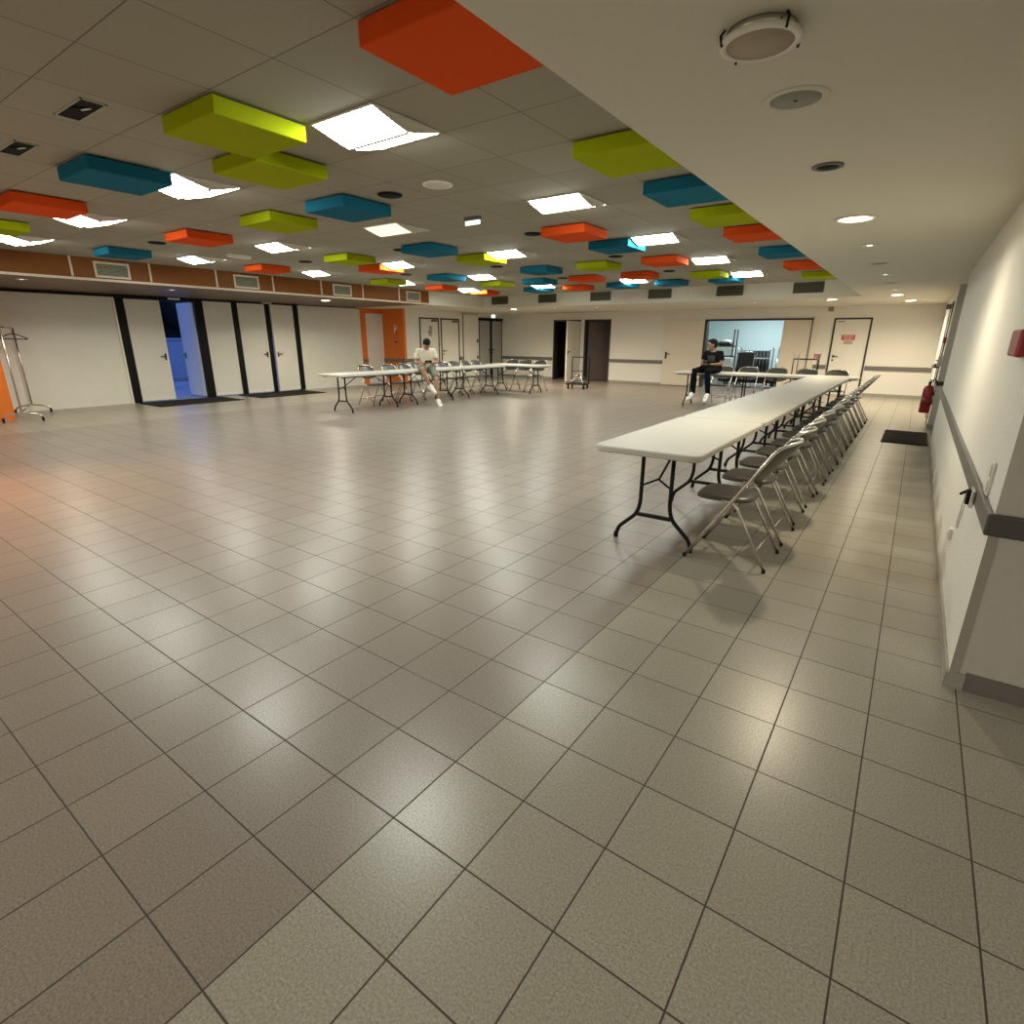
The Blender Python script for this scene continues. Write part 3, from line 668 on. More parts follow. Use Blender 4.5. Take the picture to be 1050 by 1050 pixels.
for x, y, lab in SPK:
    if pr_ is None:
        pr_ = t = thing('ceiling_speaker', lab, 'speaker', (x, y, ZS), group='flat round soffit speakers')
        b = MB(); b.lathe([(0.118, 0), (0.118, -0.003), (0.09, -0.006), (0.088, -0.002)], n=36); b.build('rim', M['soffit'], t)
        b = MB(); b.lathe([(0.088, -0.002), (0.088, -0.005), (0.0005, -0.007)], n=30); b.build('grille', M['greymesh'], t)
        b = MB(); b.lathe([(0.008, -0.006), (0.007, -0.010), (0.0005, -0.010)], n=10); b.build('screw', M['frame'], t)
    else:
        o = copy_tree(pr_); o.location = (x, y, ZS); o['label'] = lab

# ================================================================== TABLES
TH, TL, TW = 0.76, 1.82, 0.75
def make_table():
    t = thing('folding_table', 'x', 'table')
    b = MB(); o = rrect(-TW/2, TW/2, -TL/2, TL/2, 0.07)
    o2 = rrect(-TW/2+0.008, TW/2-0.008, -TL/2+0.008, TL/2-0.008, 0.064)
    n = len(o); vs = [(x, y, TH-0.043) for x, y in o2]+[(x, y, TH-0.036) for x, y in o]+[(x, y, TH-0.008) for x, y in o]+[(x, y, TH) for x, y in o2]
    fs = [tuple(range(n))[::-1], tuple(range(3*n, 4*n))]+[(k*n+i, k*n+(i+1) % n, (k+1)*n+(i+1) % n, (k+1)*n+i) for k in range(3) for i in range(n)]
    b.add(vs, fs); b.build('tabletop', M['plastic'], t)
    for s in (-1, 1):
        b = MB(); b.box(s*0.29-0.012, s*0.29+0.012, -TL/2+0.1, TL/2-0.1, TH-0.065, TH-0.043); b.build('side_rail', M['steel'], t)
    for e in (-1, 1):
        y = e*(TL/2-0.30)
        b = MB()
        for s in (-1, 1):
            b.tube(fillet([(s*0.112, y, TH-0.05), (s*0.112, y, 0.30), (s*0.135, y, 0.215), (s*0.275, y, 0.085), (s*0.29, y, 0.012)], 0.07, 5), 0.0155, 8)
        b.box(-0.13, 0.13, y-0.014, y+0.014, 0.205, 0.230); b.tube([(-0.29, y, TH-0.055), (0.29, y, TH-0.055)], 0.012, 8)
        lg = b.build('leg', M['steel'], t)
        for s in (-1, 1):
            f = MB(); f.lathe([(0.017, 0), (0.018, 0.03), (0.014, 0.045)], (s*0.29, y, 0), 10); f.build('foot_cap', M['rubber'], lg)
        g = MB(); g.tube([(-0.112, y, 0.44), (-0.01, y-e*0.03, 0.49), (0, y-e*0.06, 0.50), (0.01, y-e*0.03, 0.49), (0.112, y, 0.44)], 0.008, 6)
        g.tube([(0, y-e*0.04, 0.49), (0, y-e*0.42, TH-0.055)], 0.009, 6); g.build('brace', M['steel'], t)
    return t
TP = make_table(); TP['group'] = 'white folding tables'; first = True
def put_table(x, y, rz, lab, grp):
    global first
    o = TP if first else copy_tree(TP); first = False
    o.location = (x, y, 0); o.rotation_euler = (0, 0, rz); o['label'] = lab; o['group'] = grp
    return o
RX = -1.375
rl = ['nearest white folding table of the long row along the aisle', 'second white folding table from the near end of the long aisle row',
      'middle white folding table of the long aisle row', 'fourth white folding table from the near end of the long aisle row', 'farthest white folding table of the long aisle row']
for k in range(5): put_table(RX, 3.42+TL/2+k*(TL+0.005), 0, rl[k], 'tables in the long aisle row')
for k, lab in enumerate(('white folding table under the person in black T-shirt, back right row', 'white folding table at the corner where back right row meets aisle row')):
    put_table(-3.61+k*(TL+0.01), 12.94, PI/2, lab, 'tables in the back right row')
LX = -9.42; LY0 = 6.88
for k, lab in enumerate(('white folding table at the free near end of left row', 'white folding table under the person in white T-shirt, left row', 'white folding table between seated person and far left corner')):
    put_table(LX, LY0+TL/2+k*(TL+0.005), 0, lab, 'tables in the left row')
put_table(-9.12, 12.98, PI/2, 'white folding table across the far end of the left row, facing doorways', 'tables in the left row')

# ================================================================== CHAIRS
def make_chair():
    t = thing('folding_chair', 'x', 'chair')
    FY, RY, TYy, TZ = 0.265, -0.265, -0.255, 0.850
    def fp(x, z): k = z/TZ; return (x, FY+(TYy-FY)*k, z)
    b = MB()
    top = [fp(0.215, 0.74), fp(0.20, 0.815), (0.13, TYy-0.05, TZ), (0, TYy-0.082, TZ+0.004), (-0.13, TYy-0.05, TZ), fp(-0.20, 0.815), fp(-0.215, 0.74)]
    b.tube(fillet([fp(0.225, 0.01), fp(0.222, 0.4)]+top+[fp(-0.222, 0.4), fp(-0.225, 0.01)], 0.05, 4), 0.0115, 8)
    b.build('frame', M['chrome'], t)
    for s in (-1, 1):
        b = MB(); b.tube(fillet([(s*0.206, 0.06, 0.445), (s*0.207, -0.03, 0.43), (s*0.215, RY, 0.01)], 0.05), 0.0105, 8); lg = b.build('leg', M['chrome'], t)
        f = MB(); f.lathe([(0.012, 0), (0.013, 0.02), (0.011, 0.026)], (s*0.215, RY+0.002, 0), 8); f.build('foot_cap', M['rubber'], lg)
        f = MB(); f.lathe([(0.013, 0), (0.0135, 0.02), (0.012, 0.026)], (s*0.225, FY-0.004, 0), 8); f.build('foot_cap', M['rubber'], t)
    b = MB(); b.tube([fp(-0.224, 0.20), fp(0.224, 0.20)], 0.008, 6); b.build('stretcher', M['chrome'], t)
    b = MB(); b.tube([(-0.212, -0.192, 0.13), (0.212, -0.192, 0.13)], 0.008, 6); b.build('stretcher', M['chrome'], t)
    # seat: rounded trapezoid pad
    def outline(g):
        o = []
        for k in range(40):
            a = 2*PI*k/40; c, s_ = math.cos(a), math.sin(a)
            X = math.copysign(abs(c)**0.55, c); Y = math.copysign(abs(s_)**0.6, s_)
            o.append((X*(0.195+0.018*Y-g), 0.07+Y*(0.185-g)))
        return o
    rings = [(0.02, 0.428), (0.0, 0.434), (0.0, 0.450), (0.012, 0.460), (0.05, 0.463)]
    vs = []
    for g, z in rings: vs += [(x, y, z-0.012*max(0, (0.05-y))) for x, y in outline(g)]
    n = 40; fs = [(k*n+i, k*n+(i+1) % n, (k+1)*n+(i+1) % n, (k+1)*n+i) for k in range(4) for i in range(n)]+[tuple(range(n))[::-1], tuple(range(4*n, 5*n))]
    b = MB(); b.add(vs, fs, True); b.build('seat', M['chairgrey'], t)
    # backrest: curved shell between the tubes
    b = MB(); nx, nz = 12, 6; fr = []; bk = []
    for iz in range(nz+1):
        tz = iz/nz; z = 0.565+0.275*tz
        for ix in range(nx+1):
            u = -1+2*ix/nx; zz = z
            if tz > 0.5: zz -= 0.03*(abs(u)**3)*(tz-0.5)*2
            if tz < 0.5: zz += 0.05*(abs(u)**3)*(0.5-tz)*2
            x, y, _ = fp(u*0.205, zz); y -= 0.085*(1-u*u)*(0.55+0.45*tz)
            fr.append((x, y, zz)); bk.append((x, y-0.010, zz))
    N_ = len(fr); W_ = nx+1; fs = []
    for iz in range(nz):
        for ix in range(nx):
            a = iz*W_+ix; fs.append((a, a+1, a+W_+1, a+W_)); fs.append((N_+a+W_, N_+a+W_+1, N_+a+1, N_+a))
    for ix in range(nx): fs.append((ix, N_+ix, N_+ix+1, ix+1)); a = nz*W_+ix; fs.append((a, a+1, N_+a+1, N_+a))
    for iz in range(nz): a = iz*W_; fs.append((a, a+W_, N_+a+W_, N_+a)); a = iz*W_+nx; fs.append((a, N_+a, N_+a+W_, a+W_))
    b.add(fr+bk, fs, True); b.build('backrest', M['chairgrey'], t)
    return t
CH = make_chair(); cfirst = True
def put_chair(x, y, rz, lab, grp):
    global cfirst
    o = CH if cfirst else copy_tree(CH); cfirst = False
    o.location = (x, y, 0); o.rotation_euler = (0, 0, rz); o['label'] = lab; o['group'] = grp
for k in range(15):
    y = 3.86+0.598*k+random.uniform(-0.02, 0.02)
    lab = 'grey folding chair nearest the camera at the aisle tables' if k == 0 else ('grey folding chair farthest along the aisle tables' if k == 14 else '%s grey folding chair from the near end of the aisle row' % ORD[k])
    put_chair(-0.845+random.uniform(-0.012, 0.012), y, PI/2+random.uniform(-0.03, 0.03), lab, 'folding chairs along the aisle tables')
ly = [8.5, 9.2, 9.68, 10.15, 10.62, 11.09, 11.56, 12.03, 12.5]
for k, y in enumerate(ly):
    lab = 'grey folding chair alone behind the near left table, before the orange wall' if k == 0 else '%s grey folding chair from the orange wall side, behind the left tables' % ORD[k]
    put_chair(-10.02, y, -PI/2+random.uniform(-0.06, 0.06), lab, 'folding chairs behind the left tables')
for k, (x, lab) in enumerate(((-9.8, 'left chair of three behind the table facing the dark doorways'), (-9.33, 'middle chair of three behind the table facing the dark doorways'), (-8.83, 'right chair of three behind the table facing the dark doorways'))):
    put_chair(x, 13.48, PI+random.uniform(-0.06, 0.06), lab, 'folding chairs at the far left table')
for k, (x, lab) in enumerate(((-3.68, 'grey folding chair behind the person in black T-shirt'), (-3.12, 'grey folding chair just right of the person in black T-shirt'), (-2.5, 'middle grey folding chair of five behind the back right tables'), (-1.9, 'second grey folding chair from the right behind the back right tables'), (-1.34, 'rightmost grey folding chair behind the back right tables'))):
    put_chair(x, 13.5, PI+random.uniform(-0.05, 0.05), lab, 'folding chairs behind the back right tables')

# ================================================================== FLOOR MATS, RACK, TROLLEYS
def flat_mat(x0, x1, y0, y1, lab):
    t = thing('door_mat', lab, 'mat', ((x0+x1)/2, (y0+y1)/2, 0), group='dark door mats')
    hx, hy = (x1-x0)/2, (y1-y0)/2
    b = MB(); b.prism(rrect(-hx+0.02, hx-0.02, -hy+0.02, hy-0.02, 0.01), 0.001, 0.013); b.build('pile', M['mat_'], t)
    e = MB()
    for a in (-1, 1): e.box(a*hx, a*(hx-0.025), -hy, hy, 0, 0.008); e.box(-hx, hx, a*hy, a*(hy-0.025), 0, 0.008)
    e.build('border', M['rubber'], t)
flat_mat(-0.235, 0.35, 9.88, 11.3, 'black door mat on the aisle floor beside the right wall')
flat_mat(-14.3, -13.15, 5.25, 7.15, 'dark door mat inside the open entrance door')
flat_mat(-14.3, -13.15, 7.6, 9.5, 'dark door mat before the closed double doors, right of open entrance')
# coat rack on casters
def coat_rack():
    A, B = Vector((-12.72, 2.83, 0)), Vector((-14.08, 3.32, 0)); d = (B-A).normalized(); n = Vector((-d.y, d.x, 0))
    t = thing('coat_rack', 'chrome rolling coat rack with hanger before the white blind', 'coat rack', tuple((A+B)/2)); inv = (A+B)/2
    A, B = A-inv, B-inv
    for P in (A, B):
        b = MB(); b.tube(fillet([P-n*0.27+Vector((0, 0, 0.07)), P-n*0.22+Vector((0, 0, 0.13)), P+Vector((0, 0, 0.17)), P+n*0.22+Vector((0, 0, 0.13)), P+n*0.27+Vector((0, 0, 0.07))], 0.06), 0.014); f = b.build('foot_bar', M['chrome'], t)
        for s in (-1, 1):
            q = P+n*0.27*s; c = MB(); c.lathe([(0.012, -0.014), (0.034, -0.012), (0.034, 0.012), (0.012, 0.014)], (q.x, q.y, 0.034), 14, 'y'); c.box(q.x-0.012, q.x+0.012, q.y-0.018, q.y+0.018, 0.035, 0.078); c.build('caster', M['rubber'], f)
        b = MB(); b.tube([P+Vector((0, 0, 0.16)), P+Vector((0, 0, 1.60))], 0.016); b.build('post', M['chrome'], t)
    b = MB(); b.tube([A-d*0.08+Vector((0, 0, 1.60)), B+d*0.1+Vector((0, 0, 1.60))], 0.014); b.build('top_rail', M['chrome'], t)
    b = MB(); b.tube([A+Vector((0, 0, 0.18)), B+Vector((0, 0, 0.18))], 0.012); b.build('lower_rail', M['chrome'], t)
    return inv, A, B, d, n
inv, A, B, d, n = coat_rack()
hp = inv+A*0.15+B*0.85; hp.z = 1.60
t = thing('coat_hanger', 'dark coat hanger hanging on the rolling coat rack', 'hanger', tuple(hp))
hk = [Vector((0, 0, 0))+n*0.02*math.sin(a)+Vector((0, 0, 0.0+0.022*math.cos(a))) for a in [k*PI/6-1.6 for k in range(9)]]
b = MB(); b.tube(hk+[Vector((0, 0, -0.06)), Vector((0, 0, -0.10))], 0.004, 6); b.build('hook', M['chrome'], t)
b = MB(); b.tube(fillet([-n*0.21+Vector((0, 0, -0.19)), -n*0.08+Vector((0, 0, -0.12)), Vector((0, 0, -0.10)), n*0.08+Vector((0, 0, -0.12)), n*0.21+Vector((0, 0, -0.19)), -n*0.21+Vector((0, 0, -0.20))], 0.03), 0.011, 6); b.build('hanger_body', M['frame'], t)
# trolleys
def trolley(loc, rz, hh, lab, fold=True):
    t = thing('platform_trolley', lab, 'trolley', loc, rz)
    b = MB(); b.tube(fillet([(-0.3, -0.28, 0.15), (0.3, -0.28, 0.15), (0.3, 0.28, 0.15), (-0.3, 0.28, 0.15), (-0.3, -0.27, 0.15)], 0.03), 0.018); 
    for y in (-0.14, 0.0, 0.14): b.box(-0.29, 0.29, y-0.03, y+0.03, 0.135, 0.16)
    b.build('platform', M['steel'], t)
    b = MB(); b.tube(fillet([(-0.27, 0.26, 0.15), (-0.27, 0.26, hh), (0.27, 0.26, hh), (0.27, 0.26, 0.15)], 0.05), 0.016); b.tube([(-0.27, 0.26, hh*0.55), (0.27, 0.26, hh*0.55)], 0.010); b.build('push_handle', M['steel'], t)
    for sx in (-1, 1):
        for sy in (-1, 1):
            c = MB(); c.lathe([(0.014, -0.018), (0.055, -0.016), (0.055, 0.016), (0.014, 0.018)], (sx*0.24, sy*0.24, 0.055), 16, 'x'); c.box(sx*0.24-0.024, sx*0.24+0.024, sy*0.24-0.02, sy*0.24+0.02, 0.055, 0.14); c.build('wheel', M['rubber'], t)
    if fold:
        b = MB(); b.tube([(-0.2, -0.2, 0.17), (-0.05, 0.1, 0.42), (0.2, 0.22, 0.30)], 0.014); b.tube([(0.2, -0.2, 0.17), (0.05, 0.1, 0.38), (-0.2, 0.22, 0.34)], 0.014); b.tube([(-0.22, 0, 0.25), (0.22, 0, 0.25)], 0.012); b.build('fold_strut', M['chrome'], t)
    return t
trolley((-8.32, 15.05, 0), 0.25, 0.92, 'black platform trolley on casters in front of the open white door')
t = trolley((-2.15, 14.9, 0), 0.1, 1.02, 'dark metal trolley frame standing behind the back right chairs', False)
b = MB()
for x in (-0.27, -0.17, 0.24): b.tube([(x, 0.22, 0.16), (x, 0.22, 1.14)], 0.012)
b.tube([(0.15, 0.22, 1.16), (0.24, 0.22, 1.03), (0.30, 0.22, 1.16)], 0.011); b.build('upright', M['frame'], t)

# ================================================================== WALL THINGS
def text(body, size, loc, rot, m, parent, name='lettering', ext=0.0008):
    c = bpy.data.curves.new(name, 'FONT'); c.body = body; c.size = size; c.align_x = 'CENTER'; c.align_y = 'CENTER'; c.extrude = ext
    o = bpy.data.objects.new(name, c); C.objects.link(o); o.rotation_euler = rot; o.location = loc
    bpy.context.view_layer.update()
    me = bpy.data.meshes.new_from_object(o.evaluated_get(bpy.context.evaluated_depsgraph_get())); me.materials.clear(); me.materials.append(m)
    q = bpy.data.objects.new(name, me); C.objects.link(q); q.rotation_euler = rot; q.location = loc; q.parent = parent
    bpy.data.objects.remove(o); return q
# red notice on the back door, with pale sheet under it
t = thing('door_notice', 'red notice with white lettering on the pale back door', 'sign', (-1.655, YB-0.006, 1.53))
b = MB(); b.box(-0.16, 0.16, -0.003, 0, -0.065, 0.065); b.build('plate', M['signred'], t)
b = MB()
for z, w_ in ((0.035, 0.24), (0.0, 0.26), (-0.035, 0.18)):
    k = -w_/2
    while k < w_/2:
        l = random.uniform(0.02, 0.045); b.box(k, min(k+l, w_/2), -0.0045, -0.003, z-0.009, z+0.009); k += l+0.012
b.build('lettering', M['signwhite'], t)
t = thing('paper_notice', 'faded paper notice under the red notice on back door', 'sign', (-1.64, YB-0.006, 1.40))
b = MB(); b.box(-0.11, 0.11, -0.002, 0, -0.05, 0.05); b.build('sheet', mat('faded_paper', (0.60, 0.44, 0.36), 0.7, noise=0.05, nscale=30), t)
b = MB()
for z in (0.025, 0.0, -0.025): b.box(-0.085, 0.085, -0.0032, -0.002, z-0.005, z+0.005)
b.build('lettering', mat('faded_ink', (0.42, 0.28, 0.24), 0.7, noise=0.03), t)
# extinguisher sign left of the door
t = thing('fire_sign', 'red and white extinguisher sign on wall between storage opening and back door', 'sign', (-2.33, YB-0.002, 1.0))
b = MB(); b.box(-0.08, 0.08, -0.003, 0, -0.08, 0.08); b.build('plate', M['signred'], t)
b = MB(); b.lathe([(0.022, 0), (0.022, 0.07), (0.008, 0.085), (0.008, 0.10)], (0.02, -0.006, -0.06), 10); b.box(-0.05, -0.015, -0.0045, -0.003, -0.05, 0.05); b.build('pictogram', M['signwhite'], t)
# smoke sensor box above door
b = MB(); b.rbox(-0.065, 0.065, -0.06, 0, -0.06, 0.06, 0.01); o = b.build('alarm_box', mat('tan_plastic', (0.30, 0.22, 0.14), 0.5, noise=0.05), loc=(-2.18, YB, 2.27)); tag(o, 'small tan alarm box high on back wall left of red notice door', 'alarm box')
b = MB(); b.rbox(-0.05, 0.05, -0.05, 0, -0.04, 0.04, 0.008); o = b.build('wall_sensor', M['soffit'], loc=(-12.95, YB, 2.15)); tag(o, 'small pale sensor high on back wall right of the grey double doors', 'sensor')
# exit signs
t = thing('exit_sign', 'small lit exit sign above the grey double doors', 'exit sign', (XW, 17.42, 2.25))
b = MB(); b.rbox(0, 0.05, -0.13, 0.13, -0.065, 0.065, 0.006); b.build('housing', M['white'], t)
b = MB(); b.box(0.05, 0.054, -0.12, 0.12, -0.055, 0.055); b.build('panel', M['signlit'], t)
b = MB(); b.box(0.054, 0.056, 0.02, 0.09, -0.015, 0.015); b.box(0.054, 0.056, -0.06, -0.03, -0.04, 0.03); b.build('pictogram', M['signgreen'], t)
for y, z, lab in ((6.45, 2.30, 'slim exit sign over the open entrance door'), (8.78, 2.325, 'slim exit sign over the closed double doors')):
    t = thing('exit_sign', lab, 'exit sign', (XL, y, z))
    b = MB(); b.rbox(0.01, 0.05, -0.13, 0.13, -0.02, 0.02, 0.005); b.build('housing', M['white'], t)
    b = MB(); b.box(0.05, 0.053, -0.12, 0.12, -0.014, 0.014); b.build('panel', M['signwhite'], t)
# pictograms on the orange pillar (toilets)
for z, lab, k in ((1.72, 'white figure pictogram on the orange pillar, upper', 0), (1.38, 'dark round pictogram on the orange pillar, lower', 1)):
    t = thing('pictogram_sign', lab, 'sign', (-13.80, YRET-0.002, z))
    b = MB()
    if k == 0:
        b.lathe([(0.035, 0), (0.035, -0.005), (0.0005, -0.005)], (-0.04, 0, 0.10), 14, 'y'); b.box(-0.075, -0.005, -0.005, 0, -0.10, 0.05); b.box(0.03, 0.06, -0.005, 0, -0.1, 0.08); b.build('figure', M['signwhite'], t)
        b = MB(); b.lathe([(0.05, 0), (0.05, -0.006), (0.0005, -0.006)], (0.03, 0, -0.07), 16, 'y'); b.build('disc', M['signred'], t)
    else:
        b.lathe([(0.085, 0), (0.085, -0.006), (0.055, -0.006), (0.055, 0)], (0, 0, 0), 20, 'y'); b.build('ring', M['signred'], t)
        b = MB(); b.box(-0.03, 0.03, -0.004, 0, -0.015, 0.06); b.build('figure', M['signwhite'], t)
# fire alarm on right wall
t = thing('fire_alarm', 'dark red fire alarm box on the near right wall', 'fire alarm', (XR, 3.20, 1.46))
b = MB(); b.rbox(-0.05, -0.008, -0.13, 0.13, -0.055, 0.055, 0.01); b.build('cover', M['red'], t)
b = MB(); b.rbox(-0.012, 0, -0.14, 0.14, -0.062, 0.06, 0.004); b.build('back_plate', M['signwhite'], t)
# call point far right
t = thing('call_point', 'small red call point beside the far right door', 'call point', (XR2, 12.45, 1.47))
b = MB(); b.rbox(-0.05, 0, -0.05, 0.05, -0.05, 0.05, 0.006); b.build('housing', M['red'], t)
b = MB(); b.box(-0.053, -0.05, -0.03, 0.03, -0.03, 0.03); b.build('break_glass', M['signwhite'], t)
b = MB(); b.rbox(-0.06, 0, -0.05, 0.05, -0.09, 0.09, 0.006); o = b.build('switch_box', M['greydoor'], loc=(XR2, 12.3, 1.12)); tag(o, 'grey switch box below the red call point', 'switch box')
# fire extinguisher
t = thing('fire_extinguisher', 'red fire extinguisher on the wall at the end of the aisle', 'fire extinguisher', (0.252, 12.12, 0.25))
b = MB(); b.lathe([(0.070, 0), (0.080, 0.012), (0.080, 0.40), (0.066, 0.445), (0.030, 0.475), (0.022, 0.49)], n=22); bd = b.build('cylinder', M['red'], t)
b = MB(); b.lathe([(0.081, 0.14), (0.081, 0.27)], n=22); b.build('instruction_band', mat('dark_red_label', (0.25, 0.02, 0.02), 0.4, noise=0.3, nscale=40), bd)
b = MB(); b.lathe([(0.024, 0.485), (0.024, 0.53), (0.012, 0.535)], n=12); b.box(-0.015, 0.015, -0.10, 0.03, 0.53, 0.545); b.box(-0.015, 0.015, -0.09, 0.0, 0.56, 0.572); b.build('valve', M['steel'], t)
b = MB(); b.tube(fillet([(0, 0, 0.51), (0.06, -0.04, 0.60), (0.09, -0.07, 0.52), (0.095, -0.06, 0.25), (0.085, -0.05, 0.15)], 0.05), 0.011); b.build('hose', M['rubber'], t)
b = MB(); b.box(0.06, 0.105, -0.03, 0.03, 0.30, 0.36); b.build('bracket', M['frame'], t)
# switch plate, wire loop, socket on near right wall
t = thing('light_switch', 'white double light switch above the rail near wall corner', 'switch', (XR, 3.17, 0.885))
b = MB(); b.rbox(-0.012, 0, -0.045, 0.045, -0.075, 0.075, 0.004); b.build('plate', M['signwhite'], t)
for z in (-0.036, 0.036):
    b = MB(); b.rbox(-0.018, -0.012, -0.028, 0.028, z-0.026, z+0.026, 0.002); b.build('rocker', M['white'], t)
t = thing('door_hook', 'black and silver latch with wire loop on the right wall rail', 'latch', (XR-0.024, 3.36, 0.745))
b = MB(); b.rbox(-0.018, 0, -0.05, 0.05, -0.042, 0.042, 0.004); b.build('latch_plate', M['chrome'], t)
b = MB(); b.rbox(-0.032, -0.018, -0.03, 0.0, -0.032, 0.04, 0.004); b.tube([(-0.02, 0.03, 0.03), (-0.05, 0.05, -0.0)], 0.007); b.build('latch_body', M['rubber'], t)
b = MB(); b.tube(fillet([(-0.02, 0.04, 0.005), (-0.022, 0.12, -0.0), (-0.020, 0.20, -0.20), (-0.018, 0.16, -0.21), (-0.020, 0.05, -0.02)], 0.02), 0.0028, 6); b.build('wire_loop', M['chrome'], t)
t = thing('wall_socket', 'small white wall socket below the rail on right wall', 'socket', (XR, 4.15, 0.335))
b = MB(); b.rbox(-0.018, 0, -0.036, 0.036, -0.036, 0.036, 0.004); b.build('plate', M['signwhite'], t)
b = MB(); b.lathe([(0.022, -0.0205), (0.020, -0.021), (0.0005, -0.021)], (0, 0, 0), 14, 'x'); b.build('socket_face', M['soffit'], t)
# handle seen on far right wall
b = MB(); b.tube([(0, 0, 0), (-0.06, 0, 0), (-0.065, 0.11, 0)], 0.010); o = b.build('door_lever', M['frame'], d18, (XR2, 12.86, 1.12))

# ================================================================== STORAGE ROOM
SY = 19.7
t = thing('shelf_unit', 'tall dark shelving unit in the lit storage room', 'shelf', (-5.52, SY+0.3, 0))
for x in (-0.58, 0.42):
    for y in (-0.2, 0.2):
        b = MB(); b.box(x-0.02, x+0.02, y-0.02, y+0.02, 0, 1.78); b.build('post', M['frame'], t)
for z in (0.15, 0.55, 0.91, 1.24):
    b = MB(); b.box(-0.6, 0.44, -0.22, 0.22, z-0.02, z+0.02); b.build('shelf_board', M['frame'], t)
t = thing('holdall_bag', 'dark bag with pale top lying on the top storage shelf', 'bag', (-5.42, SY+0.28, 1.262))
b = MB(); b.ball((0, 0, 0.06), 0.30, 0.16, 0.075); b.ball((-0.15, 0, 0.07), 0.16, 0.13, 0.07); b.build('bag_body', M['darkfab'], t)
b = MB(); b.ball((0.05, -0.03, 0.13), 0.17, 0.11, 0.06); b.tube(fillet([(-0.25, -0.1, 0.06), (-0.1, -0.17, 0.16), (0.1, -0.17, 0.16), (0.25, -0.1, 0.05)], 0.1), 0.012); b.build('bag_cover', M['signwhite'], t)
t = thing('storage_box', 'pale blue-white box on the storage shelf under the bag', 'box', (-5.52, SY+0.28, 0.932))
b = MB(); b.rbox(-0.42, 0.40, -0.16, 0.16, 0, 0.20, 0.01); b.build('box_body', M['bluebox'], t); b = MB(); b.rbox(-0.43, 0.41, -0.17, 0.17, 0.20, 0.25, 0.01); b.build('lid', M['signwhite'], t)
t = thing('storage_box', 'pale tall carton behind seated person in the storage room', 'box', (-5.25, SY-0.15, 0.0))
b = MB(); b.rbox(-0.30, 0.26, -0.2, 0.1, 0.0, 0.88, 0.015); b.build('carton', M['bluebox'], t); b = MB(); b.box(-0.30, 0.26, -0.203, -0.2, 0.62, 0.68); b.build('tape', M['signwhite'], t)
t = thing('chair_dolly', 'chrome dolly loaded with folded dark chairs in the storage room', 'dolly', (-4.35, SY, 0))
b = MB(); b.box(-0.50, 0.50, -0.25, 0.25, 0.10, 0.16); b.build('platform', M['steel'], t)
for x in (-0.5, 0.5):
    b = MB(); b.tube(fillet([(x, -0.24, 0.14), (x, -0.24, 1.20), (x, 0.24, 1.20), (x, 0.24, 0.14)], 0.12), 0.02); b.build('end_frame', M['chrome'], t)
for sx in (-1, 1):
    for sy in (-1, 1):
        b = MB(); b.lathe([(0.014, -0.018), (0.05, -0.016), (0.05, 0.016), (0.014, 0.018)], (sx*0.42, sy*0.2, 0.05), 14, 'x'); b.box(sx*0.42-0.02, sx*0.42+0.02, sy*0.2-0.02, sy*0.2+0.02, 0.05, 0.11); b.build('wheel', M['rubber'], t)
fc = None
for k in range(9):
    x = -0.42+k*0.105
    if fc is None:
        fc = r_ = thing('folded_chair', 'x', 'chair', group='folded chairs standing on the dolly')
        b = MB(); b.tube(fillet([(0, -0.21, 0), (0, -0.21, 0.96), (0, 0.21, 0.96), (0, 0.21, 0)], 0.14), 0.012); b.build('frame', M['chrome'], r_)
        b = MB(); b.rbox(-0.02, 0.02, -0.2, 0.2, 0.28, 0.70, 0.015); b.build('seat', M['darkfab'], r_)
        b = MB(); b.rbox(-0.012, 0.012, -0.2, 0.2, 0.74, 0.95, 0.01); b.build('backrest', M['darkfab'], r_)
        o = r_
    else: o = copy_tree(fc)
    o.location = (-4.35+x, SY, 0.16); o['label'] = '%s folded dark chair from the left on the storage dolly' % ORD[k]
# one dark folded chair leaning at the front of the dolly
t = thing('folded_chair', 'dark folded chair leaning broadside against the front of the dolly', 'chair', (-4.55, SY-0.40, 0))
b = MB(); b.tube(fillet([(-0.26, 0, 0), (-0.26, 0.08, 1.08), (0.26, 0.08, 1.08), (0.26, 0, 0)], 0.14), 0.014); b.build('frame', M['chrome'], t)
b = MB(); b.rbox(-0.25, 0.25, 0.03, 0.07, 0.38, 1.06, 0.018); b.build('seat', M['darkfab'], t)
b = MB(); b.rbox(-0.22, 0.22, 0.0, 0.03, 0.12, 0.36, 0.01); b.build('backrest', M['darkfab'], t)
t = thing('step_ladder', 'pale folded step ladder leaning at the right of the storage room', 'ladder', (-3.72, 20.9, 0))
b = MB()
for x in (-0.18, 0.18): b.tube([(x*1.15, -0.1, 0), (x, 0.2, 1.22)], 0.016)
b.build('rail', M['chrome'], t)
for k in range(5):
    z = 0.2+k*0.22; b = MB(); b.box(-0.18, 0.18, -0.09+0.3*z/1.22-0.03, -0.09+0.3*z/1.22+0.03, z-0.012, z+0.012); b.build('step', M['chrome'], t)
b = MB(); b.tube(fillet([(-0.14, 0.18, 1.2), (-0.14, 0.2, 1.42), (0.14, 0.2, 1.42), (0.14, 0.18, 1.2)], 0.02), 0.014); b.build('hand_rail', M['steel'], t)
t = thing('tube_lamp', 'cool white tube lamp on the storage room ceiling', 'lamp', (-4.2, 19.6, 2.70))
b = MB(); b.box(-0.8, 0.8, -0.06, 0.06, -0.05, 0); b.build('housing', M['white'], t); b = MB(); b.tube([(-0.78, 0, -0.08), (0.78, 0, -0.08)], 0.02); b.build('tube', M['tubelit'], t)
